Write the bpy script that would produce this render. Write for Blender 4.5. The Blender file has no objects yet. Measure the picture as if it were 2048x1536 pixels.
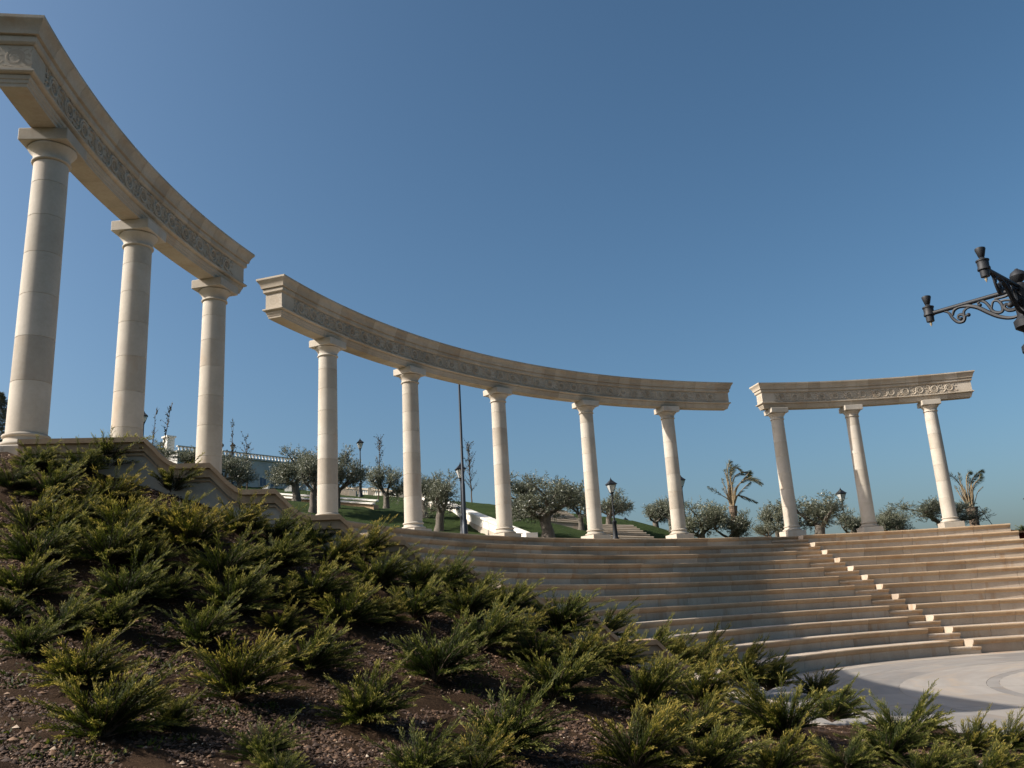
import bpy, bmesh, math, random
import numpy as np
from mathutils import Vector, Matrix

SC = bpy.context.scene
COL = SC.collection
R = math.radians
PI = math.pi
EYE = 1.96                     # eye height above the orchestra floor

# ------------------------------------------------------------------ camera, sky, sun, exposure
F_PX, PITCH, ROLL = 1735.024, 0.262216, 0.056358      # for a 2048 x 1536 picture
cam_d = bpy.data.cameras.new('camera')
cam = bpy.data.objects.new('camera', cam_d)
COL.objects.link(cam)
cam_d.sensor_width = 36.0
cam_d.lens = 36.0 * F_PX / 2048
cam_d.clip_start = 0.05
cam_d.clip_end = 3000
cam.matrix_world = Matrix.Translation((0, 0, EYE)) @ Matrix.Rotation(PI / 2 + PITCH, 4, 'X') @ Matrix.Rotation(-ROLL, 4, 'Z')
SC.camera = cam

SUN_AZ, SUN_EL = R(-101), R(37.0)                      # clockwise from +Y
world = bpy.data.worlds.new('World')
SC.world = world
world.use_nodes = True
wn = world.node_tree.nodes
wl = world.node_tree.links
for n in list(wn):
    wn.remove(n)
sky = wn.new('ShaderNodeTexSky')
sky.sky_type = 'NISHITA'
sky.sun_disc = False
sky.sun_elevation = SUN_EL
sky.sun_rotation = SUN_AZ % (2 * PI)
sky.altitude = 100
sky.air_density = 1.0
sky.dust_density = 3.6
sky.ozone_density = 3.0
gam = wn.new('ShaderNodeGamma')
gam.inputs['Gamma'].default_value = 1.22
hs = wn.new('ShaderNodeHueSaturation')
hs.inputs['Saturation'].default_value = 1.06
hs.inputs['Hue'].default_value = 0.486
wl.new(sky.outputs[0], hs.inputs['Color'])
wl.new(hs.outputs[0], gam.inputs['Color'])
bg = wn.new('ShaderNodeBackground')
bg.inputs['Strength'].default_value = 0.063
wo = wn.new('ShaderNodeOutputWorld')
wl.new(gam.outputs[0], bg.inputs['Color'])
wl.new(bg.outputs[0], wo.inputs['Surface'])

sun_d = bpy.data.lights.new('sun', 'SUN')
sun_d.energy = 5.0
sun_d.angle = R(0.53)
sun_d.color = (1.0, 0.95, 0.88)
sun = bpy.data.objects.new('sun', sun_d)
COL.objects.link(sun)
to_sun = Vector((math.sin(SUN_AZ) * math.cos(SUN_EL), math.cos(SUN_AZ) * math.cos(SUN_EL), math.sin(SUN_EL)))
sun.rotation_euler = (-to_sun).to_track_quat('-Z', 'Y').to_euler()
sun.location = (-30, 0, 40)

vs = SC.view_settings
vs.view_transform = 'Standard'
vs.look = 'None'
vs.gamma = 1.0
vs.use_curve_mapping = False
vs.exposure = 0.6

# ------------------------------------------------------------------ layout helpers
CX, CY = 17.2152, 16.6329      # centre of the theatre
RC = 25.7246                   # radius of the column axis
TOP = 4.797                    # terrace level (top seating row)

def ray(x, y):
    u, v = (x - 1024) / F_PX, (768 - y) / F_PX
    cr, sr = math.cos(ROLL), math.sin(ROLL)
    u, v = u * cr + v * sr, -u * sr + v * cr
    cp, sp = math.cos(PITCH), math.sin(PITCH)
    return np.array([u, cp - v * sp, sp + v * cp])

def at(x, y, Y):
    d = ray(x, y)
    p = d * (Y / d[1])
    return Vector((p[0], p[1], p[2] + EYE))

def pol(r, deg, z=0.0):
    a = R(deg)
    return Vector((CX + r * math.sin(a), CY + r * math.cos(a), z))

def topolar(x, y):
    return math.hypot(x - CX, y - CY), math.degrees(math.atan2(x - CX, y - CY))

# ------------------------------------------------------------------ object helpers
def tag(o, label=None, cat=None, group=None, kind=None):
    if label: o['label'] = label
    if cat: o['category'] = cat
    if group: o['group'] = group
    if kind: o['kind'] = kind
    return o

def empty(name, loc=(0, 0, 0), rz=0.0, parent=None):
    o = bpy.data.objects.new(name, None)
    o.empty_display_size = 0.3
    o.location = loc
    o.rotation_euler = (0, 0, rz)
    COL.objects.link(o)
    if parent: o.parent = parent
    return o

def link(name, me, parent=None, loc=None, rz=None):
    o = bpy.data.objects.new(name, me)
    COL.objects.link(o)
    if parent: o.parent = parent
    if loc is not None: o.location = loc
    if rz is not None: o.rotation_euler = (0, 0, rz)
    return o

class MB:
    """collects vertices and faces for one mesh"""
    def __init__(s):
        s.v, s.f, s.m = [], [], []
    def add(s, vs, fs, mi=0):
        b = len(s.v)
        s.v.extend([tuple(p) for p in vs])
        for f in fs:
            s.f.append(tuple(b + i for i in f)); s.m.append(mi)
    def box(s, c, d, rz=0.0, mi=0):
        x, y, z = d[0] / 2, d[1] / 2, d[2] / 2
        ca, sa = math.cos(rz), math.sin(rz)
        vs = []
        for k in (-z, z):
            for (i, j) in ((-x, -y), (x, -y), (x, y), (-x, y)):
                vs.append((c[0] + i * ca - j * sa, c[1] + i * sa + j * ca, c[2] + k))
        s.add(vs, [(0, 3, 2, 1), (4, 5, 6, 7), (0, 1, 5, 4), (1, 2, 6, 5), (2, 3, 7, 6), (3, 0, 4, 7)], mi)
    def lathe(s, prof, n=24, c=(0, 0, 0), cap=True, mi=0, ang0=0.0):
        vs, fs = [], []
        for (r, z) in prof:
            for k in range(n):
                a = 2 * PI * k / n + ang0
                vs.append((c[0] + r * math.cos(a), c[1] + r * math.sin(a), c[2] + z))
        for i in range(len(prof) - 1):
            for k in range(n):
                k2 = (k + 1) % n
                fs.append((i * n + k, i * n + k2, (i + 1) * n + k2, (i + 1) * n + k))
        if cap:
            fs.append(tuple(range(n - 1, -1, -1)))
            fs.append(tuple((len(prof) - 1) * n + k for k in range(n)))
        s.add(vs, fs, mi)
    def tube(s, pts, rad, n=6, mi=0, cap=True):
        pts = [Vector(p) for p in pts]
        if not hasattr(rad, '__len__'): rad = [rad] * len(pts)
        vs, fs = [], []
        prev = None
        for i, p in enumerate(pts):
            t = (pts[min(i + 1, len(pts) - 1)] - pts[max(i - 1, 0)])
            t = t.normalized() if t.length > 1e-9 else Vector((0, 0, 1))
            if prev is None:
                u = t.orthogonal().normalized()
            else:
                u = prev - t * prev.dot(t)
                u = u.normalized() if u.length > 1e-6 else t.orthogonal().normalized()
            prev = u
            w = t.cross(u)
            for k in range(n):
                a = 2 * PI * k / n
                vs.append(p + (u * math.cos(a) + w * math.sin(a)) * rad[i])
        for i in range(len(pts) - 1):
            for k in range(n):
                k2 = (k + 1) % n
                fs.append((i * n + k, i * n + k2, (i + 1) * n + k2, (i + 1) * n + k))
        if cap:
            fs.append(tuple(range(n - 1, -1, -1)))
            fs.append(tuple((len(pts) - 1) * n + k for k in range(n)))
        s.add(vs, fs, mi)
    def sector(s, prof, a0, a1, n, mi=0, off=0.0, keep=2):
        """closed (r, z) outline swept about the origin from a0 to a1 (degrees, clockwise from +Y)"""
        vs, fs = [], []
        m = len(prof)
        for k in range(n + 1):
            a = R(a0 + (a1 - a0) * k / n)
            for i_, (r, z) in enumerate(prof):
                if off and i_ < len(prof) - keep: r += off * (1 - k / n)
                vs.append((r * math.sin(a), r * math.cos(a), z))
        for k in range(n):
            for i in range(m):
                j = (i + 1) % m
                fs.append((k * m + i, k * m + j, (k + 1) * m + j, (k + 1) * m + i))
        fs.append(tuple(range(m - 1, -1, -1)))
        fs.append(tuple(n * m + i for i in range(m)))
        s.add(vs, fs, mi)
    def mesh(s, name, mats, smooth=None):
        me = bpy.data.meshes.new(name)
        me.from_pydata(s.v, [], s.f)
        for m in (mats if isinstance(mats, (list, tuple)) else [mats]):
            me.materials.append(m)
        if any(s.m):
            me.polygons.foreach_set('material_index', s.m)
        bm = bmesh.new()
        bm.from_mesh(me)
        bmesh.ops.recalc_face_normals(bm, faces=bm.faces)
        if smooth is not None:
            for f in bm.faces: f.smooth = True
            for e in bm.edges:
                if len(e.link_faces) == 2 and e.calc_face_angle(0) > R(smooth): e.smooth = False
        bm.to_mesh(me)
        bm.free()
        return me
    def obj(s, name, mats, parent=None, smooth=None, loc=None, rz=None):
        return link(name, s.mesh(name, mats, smooth), parent, loc, rz)

def np_mesh(name, v, f, mat, attr=None, smooth=False):
    """fast mesh from numpy arrays; f is (n,3) or (n,4)"""
    me = bpy.data.meshes.new(name)
    k = f.shape[1]
    me.vertices.add(len(v)); me.vertices.foreach_set('co', np.asarray(v, np.float32).ravel())
    me.loops.add(f.size); me.loops.foreach_set('vertex_index', f.astype(np.int32).ravel())
    me.polygons.add(len(f))
    me.polygons.foreach_set('loop_start', np.arange(0, f.size, k, dtype=np.int32))
    me.polygons.foreach_set('loop_total', np.full(len(f), k, np.int32))
    if smooth: me.polygons.foreach_set('use_smooth', np.ones(len(f), bool))
    if attr is not None:
        a = me.attributes.new('tone', 'FLOAT', 'POINT')
        a.data.foreach_set('value', np.asarray(attr, np.float32))
    for m in (mat if isinstance(mat, (list, tuple)) else [mat]): me.materials.append(m)
    me.update(calc_edges=True)
    return me

# ------------------------------------------------------------------ materials
def mat(name):
    m = bpy.data.materials.new(name)
    m.use_nodes = True
    nt = m.node_tree
    return m, nt, nt.nodes['Principled BSDF'], nt.nodes['Material Output']

def ramp(nt, src, stops):
    r = nt.nodes.new('ShaderNodeValToRGB')
    el = r.color_ramp.elements
    while len(el) < len(stops): el.new(0.5)
    for e, (p, c) in zip(el, stops):
        e.position = p; e.color = (c[0], c[1], c[2], 1)
    nt.links.new(src, r.inputs[0])
    return r.outputs[0]

def noise(nt, scale, detail=6, rough=0.6, vec=None, dist=0.0):
    n = nt.nodes.new('ShaderNodeTexNoise')
    n.inputs['Scale'].default_value = scale
    n.inputs['Detail'].default_value = detail
    n.inputs['Roughness'].default_value = rough
    n.inputs['Distortion'].default_value = dist
    if vec is not None: nt.links.new(vec, n.inputs['Vector'])
    return n.outputs['Fac']

def mixc(nt, fac, a, b, mode='MIX'):
    n = nt.nodes.new('ShaderNodeMix')
    n.data_type = 'RGBA'; n.blend_type = mode
    for s, v in ((n.inputs[0], fac), (n.inputs[6], a), (n.inputs[7], b)):
        if isinstance(v, (int, float)): s.default_value = v
        elif isinstance(v, tuple): s.default_value = (v[0], v[1], v[2], 1)
        else: nt.links.new(v, s)
    return n.outputs[2]

def coords(nt, scale=(1, 1, 1), kind='Object', rnd=False):
    tc = nt.nodes.new('ShaderNodeTexCoord')
    mp = nt.nodes.new('ShaderNodeMapping')
    mp.inputs['Scale'].default_value = scale
    nt.links.new(tc.outputs[kind], mp.inputs['Vector'])
    if rnd:
        oi = nt.nodes.new('ShaderNodeObjectInfo')
        mu = nt.nodes.new('ShaderNodeMath'); mu.operation = 'MULTIPLY'; mu.inputs[1].default_value = 37.0
        nt.links.new(oi.outputs['Random'], mu.inputs[0])
        nt.links.new(mu.outputs[0], mp.inputs['Location'])
    return mp.outputs[0]

def bump(nt, bsdf, h, strength=0.3, dist=0.01):
    b = nt.nodes.new('ShaderNodeBump')
    b.inputs['Strength'].default_value = strength
    b.inputs['Distance'].default_value = dist
    nt.links.new(h, b.inputs['Height'])
    nt.links.new(b.outputs[0], bsdf.inputs['Normal'])

def stone(name, lo, mid, hi, stain=(0.36, 0.20, 0.085), stain_amt=0.35, vary=0.5, stain_scale=(1.3, 1.3, 0.5), bs=0.25):
    m, nt, b, o = mat(name)
    v = coords(nt, rnd=True)
    big = noise(nt, 1.1, 5, 0.6, v)
    fine = noise(nt, 14, 8, 0.7, v)
    c = ramp(nt, big, [(0.3, lo), (0.52, mid), (0.72, hi)])
    c = mixc(nt, 0.35, c, ramp(nt, fine, [(0.3, lo), (0.7, hi)]))
    # warm stains
    vs_ = coords(nt, stain_scale, rnd=True)
    st = noise(nt, 1.6, 4, 0.55, vs_)
    c = mixc(nt, ramp(nt, st, [(0.55, (0, 0, 0)), (0.75, (stain_amt,) * 3)]), c, stain)
    # each block its own tone
    oi = nt.nodes.new('ShaderNodeObjectInfo')
    tone = ramp(nt, oi.outputs['Random'], [(0.0, (1 - vary * 0.35, 1 - vary * 0.40, 1 - vary * 0.46)), (0.5, (1, 0.99, 0.97)), (1.0, (1.0 + vary * .1, 1.0 + vary * .1, 1.0 + vary * .12))])
    c = mixc(nt, 1.0, c, tone, 'MULTIPLY')
    nt.links.new(c, b.inputs['Base Color'])
    b.inputs['Roughness'].default_value = 0.82
    b.inputs['Specular IOR Level'].default_value = 0.25
    bump(nt, b, noise(nt, 40, 8, 0.7, v), bs, 0.012)
    return m

M = {}
M['stone'] = stone('limestone', (0.33, 0.275, 0.21), (0.42, 0.36, 0.28), (0.50, 0.435, 0.35), vary=0.5, stain_amt=0.3)
M['column'] = stone('column_limestone', (0.37, 0.325, 0.262), (0.45, 0.40, 0.33), (0.52, 0.47, 0.395), stain=(0.36, 0.235, 0.135), vary=0.46, stain_amt=0.4)
M['seat'] = stone('seat_limestone', (0.33, 0.265, 0.20), (0.42, 0.345, 0.265), (0.50, 0.42, 0.33), stain=(0.30, 0.165, 0.07), vary=0.55, stain_amt=0.6, stain_scale=(2.2, 2.2, 0.35))
M['nosing'] = stone('nosing_shade_limestone', (0.32, 0.21, 0.12), (0.41, 0.285, 0.175), (0.48, 0.365, 0.24), stain=(0.32, 0.165, 0.065), vary=0.3, stain_amt=0.5)  # ochre holds the warm bounced light and shade under the overhang
M['wall'] = stone('wall_limestone', (0.30, 0.255, 0.20), (0.37, 0.32, 0.25), (0.44, 0.385, 0.31), vary=0.3, stain_amt=0.25)
M['coping'] = stone('coping_limestone', (0.29, 0.185, 0.105), (0.37, 0.25, 0.15), (0.46, 0.34, 0.22), vary=0.3, stain_amt=0.4)
M['terrace'] = stone('terrace_paving', (0.36, 0.30, 0.23), (0.44, 0.375, 0.295), (0.5, 0.44, 0.35), vary=0.25)
M['white'] = stone('whitewashed_stone', (0.60, 0.56, 0.49), (0.70, 0.66, 0.58), (0.78, 0.74, 0.67), stain=(0.6, 0.44, 0.27), vary=0.15, stain_amt=0.3)
M['greystone'] = stone('grey_step_stone', (0.22, 0.19, 0.155), (0.28, 0.245, 0.20), (0.34, 0.30, 0.25), vary=0.2)

def paving(name, a, b_, streak, amt):
    m, nt, b, o = mat(name)
    v = coords(nt, (0.5, 2.6, 1.0), 'Object', True)
    v2 = coords(nt, (0.6, 3.0, 1.0), 'Object', True)
    c = ramp(nt, noise(nt, 1.3, 6, 0.6, v), [(0.3, a), (0.7, b_)])
    c = mixc(nt, ramp(nt, noise(nt, 0.9, 5, 0.6, v2, 0.4), [(0.5, (0, 0, 0)), (0.72, (amt,) * 3)]), c, streak)
    oi = nt.nodes.new('ShaderNodeObjectInfo')
    c = mixc(nt, 1.0, c, ramp(nt, oi.outputs['Random'], [(0, (0.84, 0.83, 0.82)), (0.5, (0.96, 0.96, 0.96)), (1, (1.08, 1.07, 1.05))]), 'MULTIPLY')
    nt.links.new(c, b.inputs['Base Color'])
    b.inputs['Roughness'].default_value = 0.6
    return m
M['pave_light'] = paving('light_paving', (0.27, 0.235, 0.195), (0.34, 0.30, 0.255), (0.40, 0.29, 0.18), 0.5)
M['pave_grey'] = paving('grey_paving', (0.20, 0.18, 0.158), (0.26, 0.235, 0.205), (0.34, 0.25, 0.16), 0.4)
M['pave_rust'] = paving('rusty_paving', (0.30, 0.255, 0.205), (0.38, 0.33, 0.27), (0.38, 0.20, 0.085), 0.8)

def iron(name, col, rough=0.45):
    m, nt, b, o = mat(name)
    v = coords(nt)
    c = ramp(nt, noise(nt, 9, 5, 0.6, v), [(0.3, tuple(x * 0.8 for x in col)), (0.7, tuple(x * 1.25 for x in col))])
    nt.links.new(c, b.inputs['Base Color'])
    b.inputs['Roughness'].default_value = rough
    b.inputs['Metallic'].default_value = 0.0
    b.inputs['Specular IOR Level'].default_value = 0.4
    return m
M['iron'] = iron('black_iron', (0.012, 0.013, 0.015), 0.6)
M['mast'] = iron('dark_blue_mast', (0.014, 0.02, 0.03))

m, nt, b, o = mat('lantern_glass')
b.inputs['Base Color'].default_value = (0.75, 0.74, 0.70, 1)
b.inputs['Roughness'].default_value = 0.25
b.inputs['Transmission Weight'].default_value = 0.45
M['glass'] = m
m, nt, b, o = mat('bulb_glass')
b.inputs['Base Color'].default_value = (0.30, 0.25, 0.17, 1)
b.inputs['Roughness'].default_value = 0.15
M['bulb'] = m
m, nt, b, o = mat('window_pane')
b.inputs['Base Color'].default_value = (0.02, 0.035, 0.07, 1)
b.inputs['Roughness'].default_value = 0.12
M['pane'] = m

def leafy(name, stops, trans=0.25, rough=0.6, spec=0.3, tint=((0.88, 0.9, 0.9), (1.1, 1.1, 1.08))):
    """leaf material coloured by the growth attribute 'tone' (old wood-side foliage to fresh tips)"""
    m, nt, b, o = mat(name)
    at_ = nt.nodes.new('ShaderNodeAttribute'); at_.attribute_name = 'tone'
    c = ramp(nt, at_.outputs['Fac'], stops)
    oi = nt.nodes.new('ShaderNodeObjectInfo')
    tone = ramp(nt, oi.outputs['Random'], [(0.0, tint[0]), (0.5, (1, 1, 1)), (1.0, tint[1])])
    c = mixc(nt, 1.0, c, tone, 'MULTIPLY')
    nt.links.new(c, b.inputs['Base Color'])
    b.inputs['Roughness'].default_value = rough
    b.inputs['Specular IOR Level'].default_value = spec
    tr = nt.nodes.new('ShaderNodeBsdfTranslucent')
    nt.links.new(c, tr.inputs['Color'])
    mx = nt.nodes.new('ShaderNodeMixShader')
    mx.inputs[0].default_value = trans
    nt.links.new(b.outputs[0], mx.inputs[1]); nt.links.new(tr.outputs[0], mx.inputs[2])
    nt.links.new(mx.outputs[0], o.inputs['Surface'])
    return m
M['juniper'] = leafy('juniper_needles', [(0.0, (0.011, 0.017, 0.003)), (0.42, (0.034, 0.049, 0.006)), (0.74, (0.115, 0.122, 0.015)), (1.0, (0.42, 0.35, 0.09))], 0.42, tint=((0.74, 0.82, 0.85), (1.28, 1.08, 0.88)))  # growth tones; shade inside the bush also painted into the dark end
M['olive'] = leafy('olive_leaves', [(0.0, (0.05, 0.058, 0.03)), (0.45, (0.125, 0.132, 0.08)), (0.8, (0.27, 0.27, 0.19)), (1.0, (0.46, 0.45, 0.36))], 0.25, 0.4, 0.5)
M['leaf'] = leafy('dark_sapling_leaves', [(0.0, (0.03, 0.03, 0.015)), (1.0, (0.08, 0.07, 0.035))], 0.15)
M['frond'] = leafy('palm_leaflets', [(0.0, (0.035, 0.045, 0.018)), (0.6, (0.09, 0.09, 0.04)), (1.0, (0.22, 0.19, 0.11))], 0.2, 0.45)

def bark(name, a, b_, sc=(1, 1, 0.3)):
    m, nt, b, o = mat(name)
    v = coords(nt, sc, rnd=True)
    n1 = noise(nt, 9, 7, 0.7, v, 0.8)
    nt.links.new(ramp(nt, n1, [(0.3, a), (0.7, b_)]), b.inputs['Base Color'])
    b.inputs['Roughness'].default_value = 0.9
    bump(nt, b, n1, 0.8, 0.05)
    return m
M['bark'] = bark('olive_bark', (0.05, 0.04, 0.03), (0.18, 0.15, 0.115))
M['twig'] = bark('juniper_wood', (0.05, 0.03, 0.018), (0.13, 0.085, 0.05))
M['palmbark'] = bark('palm_trunk', (0.07, 0.045, 0.03), (0.21, 0.15, 0.10), (0.6, 0.6, 2.0))
M['rachis'] = bark('palm_stalks', (0.16, 0.11, 0.06), (0.30, 0.23, 0.13))

# bare bank soil
m, nt, b, o = mat('bank_soil')
v = coords(nt)
c = ramp(nt, noise(nt, 2.2, 8, 0.65, v), [(0.3, (0.023, 0.0125, 0.006)), (0.55, (0.045, 0.025, 0.0125)), (0.75, (0.075, 0.045, 0.024))])
c = mixc(nt, ramp(nt, noise(nt, 55, 4, 0.7, v), [(0.58, (0, 0, 0)), (0.74, (0.8, 0.8, 0.8))]), c, (0.16, 0.105, 0.065))
nt.links.new(c, b.inputs['Base Color'])
b.inputs['Roughness'].default_value = 0.95
b.inputs['Specular IOR Level'].default_value = 0.1
bump(nt, b, noise(nt, 35, 9, 0.75, v), 1.0, 0.04)
M['soil'] = m

# lawn
m, nt, b, o = mat('lawn_grass')
v = coords(nt)
c = ramp(nt, noise(nt, 0.5, 8, 0.7, v), [(0.3, (0.019, 0.031, 0.009)), (0.55, (0.034, 0.05, 0.014)), (0.75, (0.062, 0.074, 0.026))])
c = mixc(nt, 0.5, c, ramp(nt, noise(nt, 12, 6, 0.75, v), [(0.35, (0.016, 0.03, 0.008)), (0.65, (0.055, 0.08, 0.02))]))
nt.links.new(c, b.inputs['Base Color'])
b.inputs['Roughness'].default_value = 0.95
b.inputs['Specular IOR Level'].default_value = 0.1
bump(nt, b, noise(nt, 30, 6, 0.7, v), 1.0, 0.08)
M['lawn'] = m

# pebbles
m, nt, b, o = mat('pebbles')
at_ = nt.nodes.new('ShaderNodeAttribute'); at_.attribute_name = 'tone'
nt.links.new(ramp(nt, at_.outputs['Fac'], [(0.0, (0.034, 0.017, 0.008)), (0.3, (0.066, 0.032, 0.014)), (0.65, (0.18, 0.098, 0.048)), (1.0, (0.50, 0.40, 0.29))]), b.inputs['Base Color'])
b.inputs['Roughness'].default_value = 0.8
M['pebble'] = m

m, nt, b, o = mat('weeds')
b.inputs['Base Color'].default_value = (0.05, 0.07, 0.02, 1)
M['red'] = iron('red_pot', (0.22, 0.03, 0.02), 0.6)
M['building'] = stone('cream_render', (0.42, 0.40, 0.37), (0.50, 0.48, 0.44), (0.56, 0.54, 0.5), vary=0.1, stain_amt=0.1)

# ------------------------------------------------------------------ terrain
def wall_top(r):
    return TOP - (23.24 - r) * 0.4424

ctrl = []
def cp(p, z=None): ctrl.append((p[0], p[1], p[2] if z is None else z))
for r, z in ((26.8, 4.66), (25.6, 4.55), (24.4, 4.42), (23.2, 4.08), (22.3, 3.78), (21, 3.2), (20, 2.9), (19, 2.52), (17, 1.66), (15, 0.74), (13.6, 0.12)):
    cp(pol(r, -101), z)
for p in ((50, 1500, 6.0), (300, 1500, 6.2), (600, 1500, 6.8), (1000, 1500, 7.6), (1400, 1500, 8.8), (1800, 1500, 10.0),
          (50, 1250, 8.6), (400, 1250, 9.3), (700, 1250, 10.3), (1000, 1260, 11.3), (1250, 1330, 12.0), (1500, 1420, 11.5),
          (50, 1100, 10.2), (300, 1095, 10.3)):
    cp(at(*p))
for x, y, z in ((0, 0, 0.35), (-4, 0, 0.7), (5, 4, 0.12), (4.3, 7.2, 0.25), (-12, 4, 2.0), (-10, 9, 2.9), (-12, 12.0, 4.0), (-18, 14, 4.9), (2, -8, 0.0), (-10, -8, 0.6),
                (4.4, 17.2, 0.16), (5.6, 15.4, 0.10), (6.5, 13.2, 0.0), (7.6, 11.0, 0.0), (10, 6, 0.0),
                (8.5, 14.5, -0.35), (7.2, 17.8, -0.35), (11, 11, -0.35), (14, 6, -0.35), (20, 0, -0.4), (30, 0, -0.4)):
    ctrl.append((x, y, z))
# lawn behind the terrace
for d in range(-100, 20, 8):
    cp(pol(27.3, d), 4.72)
for p in ((0, 938, 34), (150, 930, 38), (345, 955, 40), (450, 985, 44), (592, 1003, 50), (622, 1026, 45), (672, 1014, 47), (772, 1020, 55),
          (720, 991, 63), (877, 1062, 44), (1035, 1027, 50), (1095, 1076, 42), (1162, 1060, 48), (1216, 1054, 55), (800, 998, 62), (900, 1004, 58),
          (1000, 1013, 56), (540, 985, 72), (650, 988, 72), (440, 975, 72), (1120, 1052, 50), (1140, 1030, 58), (1050, 1020, 58), (1250, 1062, 55), (1312, 1062, 62), (1340, 1074, 56)):
    cp(at(*p))
for p in ((0, 960, 75), (200, 965, 80), (400, 985, 90), (600, 1000, 95), (800, 1010, 90), (1000, 1030, 85), (1200, 1075, 85)):
    cp(at(*p))
for x, y, z in ((8, 50, 4.7), (14, 52, 4.7), (22, 50, 4.6), (28, 40, 4.5), (12, 65, 4.2), (25, 70, 3.2), (40, 60, 2.5), (45, 30, 3.2), (60, 90, 0), (0, 140, -2), (-60, 120, 2), (-70, 60, 6), (-60, 20, 5.0), (-45, 30, 6), (-30, 20, 5.2),
                (-40, -10, 2), (-30, -30, 0), (0, -40, -0.5), (40, -30, -1), (70, 20, 0), (90, 60, -2), (90, 120, -3)):
    ctrl.append((x, y, z))
ctrl = np.array(ctrl)

class TPS:
    def __init__(s, c, reg=0.6):
        s.c = c
        n = len(c)
        A = np.zeros((n + 3, n + 3))
        A[:n, :n] = s.k(c[:, None, :2], c[None, :, :2]) + reg * np.eye(n)
        A[:n, n] = 1; A[:n, n + 1:n + 3] = c[:, :2]
        A[n:, :n] = A[:n, n:].T
        s.w = np.linalg.solve(A, np.concatenate([c[:, 2], np.zeros(3)]))
    @staticmethod
    def k(a, b):
        d2 = ((a - b) ** 2).sum(-1)
        return np.where(d2 > 0, 0.5 * d2 * np.log(np.maximum(d2, 1e-12)), 0.0)
    def __call__(s, x, y):
        x = np.asarray(x, float).ravel(); y = np.asarray(y, float).ravel()
        P = np.stack([x, y], 1)
        out = np.empty(len(P))
        n = len(s.c)
        for i in range(0, len(P), 20000):
            q = P[i:i + 20000]
            out[i:i + 20000] = s.k(q[:, None, :], s.c[None, :, :2]) @ s.w[:n] + s.w[n] + q @ s.w[n + 1:]
        return out
tps = TPS(ctrl)
def ground(x, y):
    x = np.asarray(x, float).ravel(); y = np.asarray(y, float).ravel()
    z = tps(x, y)
    d = np.hypot(x - 10, y - 30)
    f = np.clip((d - 80) / 60, 0, 1)
    z = z * (1 - f) + (-3.0) * f
    a = np.degrees(np.arctan2(x - CX, y - CY)); rr = np.hypot(x - CX, y - CY)
    z = np.where(((a < -100.05) | (a > 13)) & (rr < 27.5), np.minimum(z, 4.66), z)
    return z
def gz(x, y): return float(ground([x], [y])[0])

def polar_sheet(name, r_list, a_list, material, rough=0.0, seed=0):
    rr, aa = np.meshgrid(np.array(r_list), np.radians(np.array(a_list)), indexing='ij')
    x = CX + rr * np.sin(aa); y = CY + rr * np.cos(aa)
    z = ground(x, y)
    rng = np.random.default_rng(seed)
    if rough: z = z + rng.normal(0, rough, z.shape) + rough * 2.2 * np.sin(x.ravel() * 5.1 + 2 * np.sin(y.ravel() * 3.3)) * np.sin(y.ravel() * 4.7 + 1.7 * np.sin(x.ravel() * 2.9))
    n, k = rr.shape
    idx = np.arange(n * k).reshape(n, k)
    f = np.stack([idx[:-1, :-1], idx[:-1, 1:], idx[1:, 1:], idx[1:, :-1]], -1).reshape(-1, 4)
    me = np_mesh(name, np.stack([x.ravel(), y.ravel(), z], 1), f[:, ::-1], material, smooth=True)
    return link(name, me)

bank_r = list(np.arange(4.0, 12, 0.5)) + list(np.arange(12, 30, 0.12)) + list(np.arange(30, 42.1, 1.0))
tag(polar_sheet('bank', bank_r, np.arange(-100.0, -347.9, -0.35), M['soil'], 0.012, 1), kind='structure')
lawn_r = list(np.arange(27.15, 70, 0.6)) + list(np.arange(70, 160, 4)) + [180, 220, 300, 500, 900, 2000]
tag(polar_sheet('lawn', lawn_r, np.arange(-100.0, 12.61, 0.5), M['lawn'], 0.02, 2), kind='structure')
far_r = [42, 46, 52, 60, 70, 85, 100, 130, 160, 220, 300, 500, 900, 2000]
tag(polar_sheet('meadow', far_r, np.arange(-100.0, -347.9, -4.0), M['lawn']), kind='structure')

# ------------------------------------------------------------------ orchestra floor
plaza = empty('plaza', (CX, CY, 0)); tag(plaza, kind='structure')
for (r0, r1, mm) in ((12.5, 13.9, 'pave_rust'), (11.15, 12.5, 'pave_grey'), (9.8, 11.15, 'pave_grey'), (8.05, 9.8, 'pave_light'), (7.8, 8.05, 'pave_grey'), (6.2, 7.8, 'pave_light'), (4.6, 6.2, 'pave_light'), (3.0, 4.6, 'pave_light'), (1.4, 3.0, 'pave_light'), (0.1, 1.4, 'pave_grey')):
    n = max(6, int(2 * PI * r1 / 2.1))
    jj = math.degrees(0.003 / r1)
    mb = MB()
    mb.sector([(r0 + 0.003, 0), (r1 - 0.003, 0), (r1 - 0.003, -0.12), (r0 + 0.003, -0.12)], jj, 360 / n - jj, 3)
    me = mb.mesh('paving_slab', M[mm])
    for k in range(n):
        link('paving_slab', me, plaza, (0, 0, random.uniform(-0.004, 0)), -R(360 * (k + (r1 * 7 % 1)) / n))

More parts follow.
